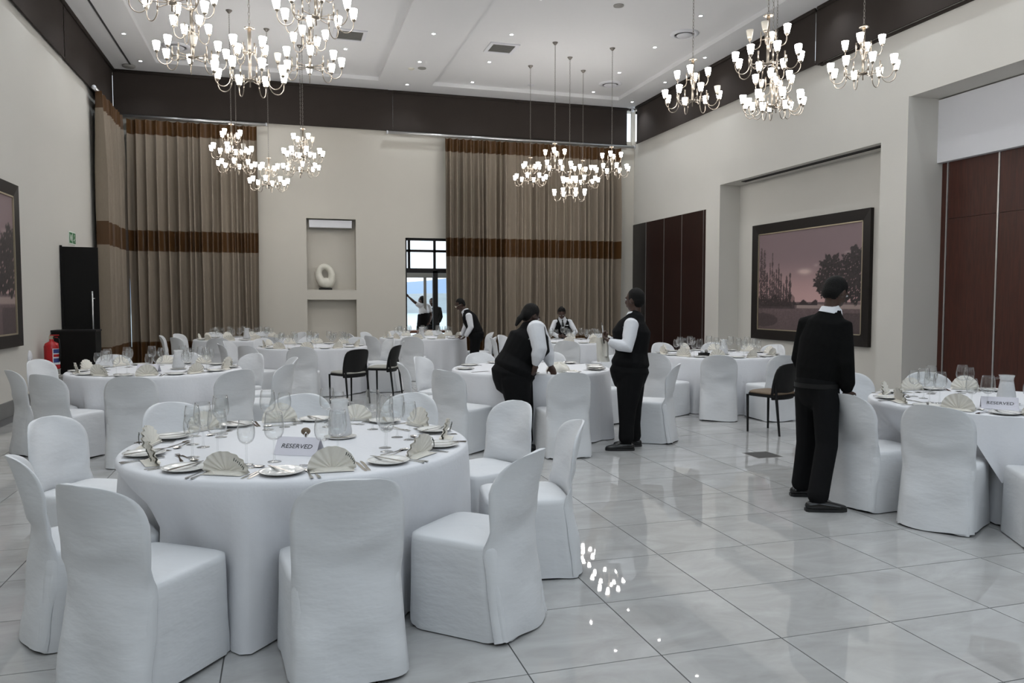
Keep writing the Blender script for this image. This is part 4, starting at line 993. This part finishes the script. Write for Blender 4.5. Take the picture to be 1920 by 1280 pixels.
# ------------------------------------------------------------------ people
JOINTS = {
'man_sweater':dict(head=(4.006,4.916,1.585),neck=(3.969,4.919,1.449),chest=(3.929,4.939,1.218),waist=(3.894,4.949,1.016),pelvis=(3.880,4.945,0.874),shR=(3.989,4.823,1.335),elR=(3.966,4.752,1.062),wrR=(4.006,4.772,0.869),haR=(4.037,4.800,0.793),shL=(3.897,5.082,1.352),elL=(3.881,5.154,1.074),wrL=(4.010,5.190,0.899),haL=(4.072,5.190,0.854),hipR=(3.887,4.856,0.823),knR=(3.856,4.793,0.454),anR=(3.702,4.692,0.078),toR=(3.909,4.627,0.004),hipL=(3.862,5.020,0.813),knL=(3.897,5.072,0.422),anL=(3.873,5.101,0.072),toL=(4.005,5.059,0.010)),
'woman_standing':dict(head=(3.492,7.321,1.529),neck=(3.490,7.313,1.374),chest=(3.455,7.314,1.204),waist=(3.452,7.302,0.983),pelvis=(3.428,7.299,0.801),shL=(3.387,7.171,1.286),elL=(3.308,7.098,1.053),wrL=(3.161,7.187,1.110),haL=(3.111,7.246,1.156),shR=(3.515,7.468,1.287),elR=(3.418,7.545,1.036),wrR=(3.281,7.486,1.120),haR=(3.177,7.415,1.164),hipL=(3.399,7.211,0.755),knL=(3.359,7.195,0.430),anL=(3.343,7.181,0.098),toL=(3.175,7.228,0.049),hipR=(3.487,7.372,0.737),knR=(3.497,7.361,0.402),anR=(3.512,7.360,0.080),toR=(3.350,7.406,0.041)),
'woman_bending':dict(head=(2.433,7.542,1.370),neck=(2.458,7.529,1.261),chest=(2.424,7.530,1.109),waist=(2.306,7.556,0.934),pelvis=(2.252,7.563,0.781),shR=(2.422,7.351,1.251),elR=(2.441,7.271,1.042),wrR=(2.404,7.295,0.898),haR=(2.399,7.313,0.822),shL=(2.550,7.667,1.234),elL=(2.652,7.687,1.013),wrL=(2.686,7.648,0.852),haL=(2.700,7.619,0.798),hipR=(2.240,7.449,0.727),knR=(2.279,7.429,0.387),anR=(2.332,7.416,0.071),toR=(2.452,7.399,0.018),hipL=(2.313,7.614,0.709),knL=(2.380,7.607,0.374),anL=(2.430,7.616,0.058),toL=(2.542,7.601,0.009)),
'man_glasses':dict(head=(3.435,15.271,1.441),neck=(3.526,15.237,1.312),chest=(3.616,15.201,1.151),waist=(3.716,15.157,0.893),pelvis=(3.734,15.143,0.743),shL=(3.560,15.054,1.219),elL=(3.588,14.992,0.997),wrL=(3.488,15.032,0.816),haL=(3.420,15.070,0.751),shR=(3.613,15.374,1.234),elR=(3.577,15.413,0.994),wrR=(3.501,15.425,0.820),haR=(3.437,15.441,0.755),hipL=(3.701,15.057,0.705),knL=(3.655,15.052,0.374),anL=(3.651,15.037,0.075),toL=(3.445,15.095,0.021),hipR=(3.755,15.228,0.695),knR=(3.708,15.224,0.360),anR=(3.704,15.209,0.068),toR=(3.495,15.267,0.014)),
'woman_far':dict(head=(5.403,14.710,1.269),neck=(5.453,14.814,1.158),chest=(5.468,14.821,0.995),waist=(5.502,14.879,0.708),pelvis=(5.506,14.890,0.554),shR=(5.265,14.866,1.093),elR=(5.235,14.780,0.890),wrR=(5.299,14.610,0.800),haR=(5.323,14.520,0.814),shL=(5.640,14.756,1.104),elL=(5.649,14.657,0.890),wrL=(5.494,14.551,0.779),haL=(5.415,14.491,0.782),hipR=(5.411,14.914,0.489),knR=(5.399,14.879,0.163),anR=(5.402,14.884,-0.101),toR=(5.330,14.716,-0.126),hipL=(5.600,14.858,0.489),knL=(5.588,14.823,0.163),anL=(5.591,14.828,-0.101),toL=(5.527,14.658,-0.126)),
'out_reach':dict(head=(3.557,20.461,1.526),neck=(3.582,20.448,1.413),chest=(3.607,20.431,1.243),waist=(3.576,20.425,0.973),pelvis=(3.560,20.420,0.803),shL=(3.497,20.367,1.385),elL=(3.333,20.317,1.484),wrL=(3.179,20.318,1.624),haL=(3.108,20.311,1.694),shR=(3.736,20.505,1.384),elR=(3.814,20.467,1.113),wrR=(3.743,20.322,0.960),haR=(3.693,20.281,0.891),hipL=(3.496,20.384,0.748),knL=(3.475,20.359,0.366),anL=(3.458,20.357,0.054),toL=(3.327,20.340,0.002),hipR=(3.622,20.451,0.744),knR=(3.630,20.427,0.360),anR=(3.625,20.412,0.062),toR=(3.507,20.393,0.023)),
'out_dark':dict(head=(4.000,21.371,1.467),neck=(4.027,21.356,1.333),chest=(4.038,21.343,1.154),waist=(4.035,21.330,0.916),pelvis=(4.032,21.323,0.767),shL=(3.883,21.396,1.288),elL=(3.828,21.348,1.066),wrL=(3.865,21.224,0.920),haL=(3.897,21.160,0.878),shR=(4.183,21.307,1.288),elR=(4.213,21.234,1.066),wrR=(4.134,21.145,0.920),haR=(4.081,21.106,0.878),hipL=(3.974,21.337,0.708),knL=(3.969,21.319,0.351),anL=(3.964,21.303,0.053),toL=(3.913,21.108,0.023),hipR=(4.103,21.299,0.708),knR=(4.097,21.280,0.351),anR=(4.093,21.265,0.053),toR=(4.054,21.066,0.023)),
}
JOINTS['woman_far'].update(waist=(5.53,15.02,.97), pelvis=(5.60,15.16,.90), hipR=(5.51,15.20,.86), hipL=(5.69,15.14,.86), knR=(5.52,15.16,.47), knL=(5.70,15.10,.47), anR=(5.52,15.18,.08), anL=(5.70,15.12,.08), toR=(5.47,15.00,.03), toL=(5.65,14.94,.03))
JOINTS['woman_far'].update(shR=(5.31,14.85,1.09), shL=(5.60,14.77,1.10), elR=(5.20,14.79,.885), elL=(5.69,14.65,.885))
JOINTS['man_glasses'].update(waist=(3.70,15.16,.96), pelvis=(3.734,15.143,.84), hipL=(3.701,15.057,.80), hipR=(3.755,15.228,.80))
V = Vector
def remesh(mb, name, material, voxel, smooth_it=4):
    me = mb.mesh(name+'_raw'); o = bpy.data.objects.new('tmp_remesh', me); COL.objects.link(o)
    m = o.modifiers.new('r', 'REMESH'); m.mode = 'VOXEL'; m.voxel_size = voxel
    s = o.modifiers.new('s', 'SMOOTH'); s.factor = .5; s.iterations = smooth_it
    dg = bpy.context.evaluated_depsgraph_get()
    out = bpy.data.meshes.new_from_object(o.evaluated_get(dg)); bpy.data.objects.remove(o); bpy.data.meshes.remove(me)
    out.name = name; out.materials.clear(); out.materials.append(M[material]); out.polygons.foreach_set('use_smooth', [True]*len(out.polygons))
    return out
def rounded(mb, pts, rads, side=None, seg=14):
    # tube with rounded ends
    pts = [V(p) for p in pts]
    rr = [r if isinstance(r, tuple) else (r, r) for r in rads]
    d0 = (pts[0]-pts[1]).normalized(); d1 = (pts[-1]-pts[-2]).normalized()
    P = [pts[0]+d0*min(rr[0])*.85, pts[0]+d0*min(rr[0])*.5]+pts+[pts[-1]+d1*min(rr[-1])*.5, pts[-1]+d1*min(rr[-1])*.85]
    Rr = [tuple(x*.35 for x in rr[0]), tuple(x*.82 for x in rr[0])]+rr+[tuple(x*.82 for x in rr[-1]), tuple(x*.35 for x in rr[-1])]
    if isinstance(side, list): side = [side[0]]*2+side+[side[-1]]*2
    mb.tube(P, Rr, seg, True, side); return mb
def lerp(a, b, t): return V(a)*(1-t)+V(b)*t
def hand(mb, wr, ha, normal, s=1.0, curl=.5):
    wr, ha = V(wr), V(ha); d = (ha-wr).normalized(); n = V(normal); n = (n-d*n.dot(d)).normalized(); sd = d.cross(n)
    palm0, palm1 = wr+d*.01, wr+d*.085*s
    rounded(mb, [wr-d*.02, palm0, (palm0+palm1)/2, palm1], [(.024*s,.019*s),(.030*s,.016*s),(.040*s,.015*s),(.040*s,.013*s)], sd, 12)
    for k, L in enumerate((.070, .080, .074, .058)):
        b = palm1+sd*(.029-.0193*k)*s - d*.01
        a1 = curl*.6; a2 = curl*1.5
        p1 = b+(d*math.cos(a1)+n*math.sin(a1))*L*.55*s; p2 = p1+(d*math.cos(a2)+n*math.sin(a2))*L*.5*s
        rounded(mb, [b, p1, p2], [.0092*s, .0085*s, .007*s], None, 8)
    tb = wr+d*.028*s+sd*.030*s
    t1 = tb+(d*.6+sd*.7+n*.35).normalized()*.034*s; t2 = t1+(d*.85+sd*.15+n*.5).normalized()*.030*s
    rounded(mb, [tb, t1, t2], [.0115*s, .0100*s, .0080*s], None, 8)
def person(key, label, face, side, outfit='vest', vox=.009, build=1.0, hip=1.0, bust=1.0, hair='short', curl=.5, extras=None, arm=1.0):
    j = {k: V(v) for k, v in JOINTS[key].items()}
    base = V(((j['anL'].x+j['anR'].x)/2, (j['anL'].y+j['anR'].y)/2, 0))
    j = {k: v-base for k, v in j.items()}
    t = thing('person', label, 'person', base)
    f = V(face).normalized(); sv = V(side); sv.z = 0; sv.normalize()          # sv: from the person's left to right
    up = (j['head']-j['neck']).normalized(); up = (up+V((0,0,.6))).normalized()
    f = (f-up*f.dot(up)*.0).normalized(); hs = f.cross(V((0,0,1))).normalized(); hu = hs.cross(f).normalized()
    hd = j['head']
    B = MB()
    R3 = Matrix((hs, f, hu)).transposed()                                   # local x=right, y=forward, z=up of head
    B.ball(hd+R3@V((0,-.008,.022)), .076, .095, .098, 18, 12, R3)
    B.ball(hd+R3@V((0,.018,-.035)), .060, .070, .078, 16, 10, R3)
    B.ball(hd+R3@V((0,.045,-.082)), .030, .032, .026, 12, 8, R3)             # chin
    rounded(B, [hd+R3@V((0,.083,.015)), hd+R3@V((0,.102,-.012)), hd+R3@V((0,.100,-.024))], [.009,.014,.016], None, 8)   # nose
    B.ball(hd+R3@V((0,.088,-.052)), .024, .012, .008, 10, 6, R3); B.ball(hd+R3@V((0,.086,-.064)), .020, .012, .008, 10, 6, R3)   # lips
    for s_ in (-1, 1):
        B.ball(hd+R3@V((s_*.077,-.005,-.005)), .009, .020, .032, 10, 7, R3)   # ears
        B.ball(hd+R3@V((s_*.030,.082,.030)), .026, .014, .008, 10, 6, R3)     # brow
    nb = j['neck']
    rounded(B, [hd+R3@V((0,-.015,-.04)), (hd+nb)/2+R3@V((0,-.012,-.02)), nb-V((0,0,.03))], [.052,.052,.060])
    shc = (j['shL']+j['shR'])/2
    tor = [j['pelvis']-V((0,0,.06)), j['pelvis'], j['waist'], j['chest'], lerp(j['chest'], nb, .60), lerp(j['chest'], nb, .95)]
    wr_ = [(.150*hip,.125*hip),(.165*hip,.140*hip),(.140*build,.115*build),(.160*build,.130*bust),(.150*build,.105*build),(.075,.062)]
    sides = [sv]*6
    rounded(B, tor, [(a*.88, b*.88) for a, b in wr_], sides, 18)
    for L in 'LR':
        sh, el, wr, ha = j['sh'+L], j['el'+L], j['wr'+L], j['ha'+L]
        rounded(B, [lerp(sh, shc, .35), sh, lerp(sh, el, .5), el, lerp(el, wr, .4), wr], [x*arm for x in (.050,.050,.043,.038,.036,.024)])
        n = (lerp(j['sh'+L], j['wr'+L], .5)-el); inward = ((-sv if L == 'R' else sv)*1.0+V((0,0,-.3))) if n.length < .03 else n
        hand(B, wr, ha, inward, 1.0, curl)
        hp, kn, an, to = j['hip'+L], j['kn'+L], j['an'+L], j['to'+L]
        rounded(B, [hp, lerp(hp, kn, .5), kn, lerp(kn, an, .4), an], [.080*hip,.068,.050,.048,.034])
        rounded(B, [an+V((0,0,.02)), V((an.x, an.y, .03))], [.030,.022])
    link('body', remesh(B, 'body', 'skin', vox), t)
    # eyes
    for s_ in (-1, 1):
        e = MB().ball(hd+R3@V((s_*.031,.083,.013)), .013, .008, .008, 10, 8, R3).build('eye', 'label_white', t, True)
        MB().ball(hd+R3@V((s_*.031,.0905,.013)), .006, .003, .006, 8, 6, R3).build('iris', 'hair', e, True)
    # hair
    H = MB()
    H.ball(hd+R3@V((0,-.018,.032)), .083, .095, .098, 20, 14, R3)
    if hair == 'short':
        H.ball(hd+R3@V((0,-.032,-.005)), .080, .078, .080, 18, 12, R3)
    elif hair == 'bun':
        H.ball(hd+R3@V((0,-.10,.045)), .045, .04, .045, 12, 8, R3); H.ball(hd+R3@V((0,-.035,-.01)), .082, .078, .085, 16, 10, R3)
    elif hair == 'tied':
        H.ball(hd+R3@V((0,-.034,-.002)), .082, .080, .085, 16, 10, R3)
        rounded(H, [hd+R3@V((0,-.085,-.045)), hd+R3@V((.01,-.112,-.11)), hd+R3@V((.015,-.115,-.18))], [.030,.030,.016])
    hb = remesh(H, 'hair', 'hair', max(.008, vox*.9), 3)
    # keep the face free: drop hair in front of the hairline
    bm = bmesh.new(); bm.from_mesh(hb); R3i = R3.transposed(); kill = []
    for v in bm.verts:
        q = R3i@(v.co-hd)
        if q.y > .035 and q.z < .078-.25*(q.y-.035) or (q.y > -.03 and q.z < -.01 and abs(q.x) < .2) or q.z < (-.075 if hair == 'short' else -.30): kill.append(v)
    bmesh.ops.delete(bm, geom=kill, context='VERTS'); bm.to_mesh(hb); bm.free(); link('hair', hb, t)
    # trousers
    T = MB()
    tr = lambda p: p
    rounded(T, [j['pelvis']-V((0,0,.06)), j['pelvis'], lerp(j['pelvis'], j['waist'], .75)], [(.170*hip,.145*hip),(.185*hip,.160*hip),(.158*build,.135*build)], [sv]*3, 20)
    for L in 'LR':
        hp, kn, an = j['hip'+L], j['kn'+L], j['an'+L]
        rounded(T, [hp+V((0,0,.02)), lerp(hp, kn, .4), kn, lerp(kn, an, .5), lerp(kn, an, .93)], [(.105*hip,.115*hip),(.098*hip,.100*hip),(.078*build,.082*build),(.074,.078),(.072,.080)], [sv]*5)
    link('trousers', remesh(T, 'trousers', 'black_cloth', vox*1.1, 5), t)
    for L in 'LR':
        an, to = j['an'+L], j['to'+L]; d = to-an; d.z = 0; d.normalize(); S = MB()
        a0 = V((an.x, an.y, 0)); w = d.cross(V((0,0,1)))
        rounded(S, [a0-d*.055+V((0,0,.038)), a0+V((0,0,.045)), a0+d*.09+V((0,0,.036)), a0+d*.165+V((0,0,.027)), a0+d*.195+V((0,0,.024))], [(.036,.037),(.042,.045),(.045,.036),(.043,.027),(.032,.022)], [w]*5)
        so = link('shoe', remesh(S, 'shoe', 'shoe', .008, 3), t)
        sole = MB().prism([((a0+d*x+w*y).x, (a0+d*x+w*y).y) for x, y in ((-.085,.02),(-.07,.037),(0,.040),(.09,.047),(.17,.044),(.21,.022),(.215,0),(.21,-.022),(.17,-.044),(.09,-.047),(0,-.040),(-.07,-.037),(-.085,-.02))], .001, .022).build('sole', 'rubber', so)
    # top
    if outfit in ('vest', 'apron'):
        S = MB()
        for L in 'LR':
            sh, el, wr = j['sh'+L], j['el'+L], j['wr'+L]
            q_ = [lerp(sh, shc, .35), sh, lerp(sh, el, .5), el, lerp(el, wr, .45), lerp(el, wr, .93)]; w_ = [.066*arm,.068*arm,.064*arm,.058*arm,.054*arm,.041]
            if outfit == 'apron': q_, w_ = q_[:3], [.066,.072,.070]
            rounded(S, q_, w_)
        tor2 = [j['waist'], j['chest'], lerp(j['chest'], nb, .60), lerp(j['chest'], nb, .98)]
        rounded(S, tor2, [(.142*build,.118*build),(.162*build,.130*bust),(.150*build,.108*build),(.078,.068)], [sv]*4, 18)
        ss = link('shirt', remesh(S, 'shirt', 'shirt', vox*1.1, 3), t)
        VV = MB()
        vt = [lerp(j['pelvis'], j['waist'], .45), j['waist'], j['chest'], lerp(j['chest'], nb, .52), lerp(j['chest'], nb, .70)]
        rounded(VV, vt, [(.172*hip*(.5+.5*build),.150*hip),(.158*build,.138*build),(.176*build,.148*bust),(.158*build,.120*build),(.132*build,.098*build)], [sv]*5, 20)
        vm = remesh(VV, 'waistcoat', 'black_cloth' if outfit == 'vest' else 'black_cloth', vox*1.1, 4)
        # open the V neck at the front
        tf = V((0,0,1)).cross(sv); tf = tf if tf.dot(f) > 0 else -tf
        ax = (nb-j['chest']).normalized(); bm = bmesh.new(); bm.from_mesh(vm); kill = []
        for v in bm.verts:
            q = v.co-j['chest']; hgt = q.dot(ax); lat = abs(q.dot(sv)); fr = (q-ax*hgt).dot(tf)
            if (fr > .02 and hgt > -.02 and lat < .012+.42*(hgt+.02)) or (lat > .150*build and hgt > .02): kill.append(v)
        if outfit == 'vest': bmesh.ops.delete(bm, geom=kill, context='VERTS')
        else:
            bmesh.ops.delete(bm, geom=[v for v in bm.verts if (v.co-j['chest']).dot(ax) > -.06 ], context='VERTS')
        bm.to_mesh(vm); bm.free()
        w = link('waistcoat' if outfit == 'vest' else 'apron', vm, t)
        sm = w.modifiers.new('thickness', 'SOLIDIFY'); sm.thickness = .006; sm.offset = 1
        if outfit == 'vest':
            p0 = nb+tf*.075-ax*.02; p1 = j['chest']+tf*(.132*bust)
            tie = MB(); wv = sv*.016
            tie.tube([p0, lerp(p0, p1, .12), lerp(p0, p1, .6), p1], [(.012,.008),(.014,.006),(.022,.005),(.026,.004)], 8, True, sv); tie.build('tie', 'tie', t, True)
    else:
        S = MB()
        for L in 'LR':
            sh, el, wr = j['sh'+L], j['el'+L], j['wr'+L]
            rounded(S, [lerp(sh, shc, .35), sh, lerp(sh, el, .5), el, lerp(el, wr, .5), lerp(el, wr, .80), lerp(el, wr, .93)], [x*arm for x in (.078,.080,.074,.068,.064,.062,.048)])
        rounded(S, [lerp(j['pelvis'], j['waist'], .35), j['waist'], j['chest'], lerp(j['chest'], nb, .60), lerp(j['chest'], nb, .92)], [(.178*hip,.150*hip),(.180*build,.150*build),(.192*build,.152*bust),(.170*build,.128*build),(.090,.080)], [sv]*5, 20)
        link('sweater', remesh(S, 'sweater', 'black_knit', vox*1.1, 5), t)
        if extras != 'nobelt':
            pb = lerp(j['pelvis'], j['waist'], .12); b_ = MB().tube([pb-V((0,0,.018)), pb+V((0,0,.018))], [(.188*hip,.166*hip)]*2, 28, False, sv); b_.build('belt', 'black_leather', t, True)
    # collar
    c = MB(); ax = (nb-j['chest']).normalized(); cpt = nb+ax*.012
    c.tube([cpt-ax*.015, cpt+ax*.012, cpt+ax*.030, cpt+ax*.012, cpt-ax*.028], [(.072,.070),(.066,.066),(.063,.064),(.072,.074),(.086,.088)], 20, False, sv)
    c.build('collar', 'shirt', t, True)
    if extras == 'glasses':
        g_ = MB()
        for s_ in (-1, 1):
            g_.tube([hd+R3@V((s_*.034+.024*math.cos(2*PI*k/14), .103, .012+.018*math.sin(2*PI*k/14))) for k in range(15)], .0025, 5, False)
            g_.tube([hd+R3@V((s_*.058,.103,.015)), hd+R3@V((s_*.080,.02,.015)), hd+R3@V((s_*.080,-.01,.01))], .0025, 5)
        g_.tube([hd+R3@V((-.012,.105,.014)), hd+R3@V((.012,.105,.014))], .0025, 5); g_.build('spectacles', 'gold', t, True)
    if key == 'woman_far':
        tf = V((0,0,1)).cross(sv); tf = tf if tf.dot(f) > 0 else -tf
        p = j['chest']+tf*.165-sv*.075+V((0,0,.03)); MB().box(-.028,.028,-.002,.002,-.007,.007).xform(Matrix.Translation(p) @ Matrix.Rotation(math.atan2(sv.y, sv.x), 4, 'Z')).build('name_badge', 'label_white', t)
    return t, j, base
R_AX = V((.9588, -.2840, 0)); F_AX = V((.2840, .9588, 0))                     # picture right and depth on the floor
def dirv(r, d, z=0): return R_AX*r+F_AX*d+V((0,0,z))
person('man_sweater', 'man in black sweater and trousers touching a white chair', dirv(.85,.45,-.45), dirv(.45,-.89), 'sweater', .0085, 1.0, .93, 1.0, 'short', .45, arm=1.0)
person('woman_standing', 'standing woman in black waistcoat holding a napkin, seen from behind', dirv(-.80,.60,-.05), dirv(.30,.95), 'vest', .0085, 1.16, 1.28, 1.32, 'short', 1.0, arm=1.12)
person('woman_bending', 'woman in a black waistcoat and white shirt bending over the middle table', dirv(.75,.55,-.60), dirv(.35,-.93), 'vest', .0085, 1.32, 1.42, 1.50, 'tied', .5, arm=1.3)
person('man_glasses', 'person with spectacles leaning over the table before the doorway', dirv(-.85,-.30,-.50), dirv(0,1), 'vest', .011, 1.0, 1.02, 1.0, 'short', .6, 'glasses')
person('woman_far', 'woman in black waistcoat and tie bowed over the far right curtain table', dirv(-.05,-.80,-.70), dirv(-1,0), 'vest', .010, .95, 1.0, 1.0, 'bun', 1.0, arm=.8)
person('out_reach', 'person in a white top and dark apron reaching up on the terrace outside', dirv(-.9,.3,.1), dirv(.5,.86), 'apron', .014, 1.0, .95, 1.0, 'short', .3)
person('out_dark', 'person in dark clothes standing on the terrace behind the door frame', dirv(-.3,-.9,-.1), dirv(-1,.1), 'sweater', .014, .95, .95, 1.0, 'short', .4, 'nobelt')
# things held
t = thing('held_napkin', 'ivory napkin hanging from the standing woman\'s hands', 'napkin', (3.14, 7.30, .90))
MB().grid(lambda u, v: (-.07+.14*u*(.5+.5*(1-v))+.03*(1-v)*math.sin(3*u), .02*math.sin(9*u+2*v)+.01*v, .25*v), 14, 10).build('hanging_cloth', 'napkin', t, True)
MB().grid(lambda u, v: (-.03+.08*u, -.03+.02*math.sin(8*u), .06+.19*v), 10, 8).build('folded_layer', 'napkin', t, True)
t = thing('held_knife', 'knife held upright by the standing woman', 'knife', (3.105, 7.24, 1.19)); t.rotation_euler = (rad(80), 0, rad(20))
for n, m in CUT['knife']: link(n, m, t)
t = thing('polished_glass', 'wine glass held by the woman bowed over the far table', 'wine glass', (5.34, 14.47, .775), 0, 'empty wine glasses on '+N7)
for n, m in zip(('bowl', 'stem', 'base'), G['large']): link(n, m, t)
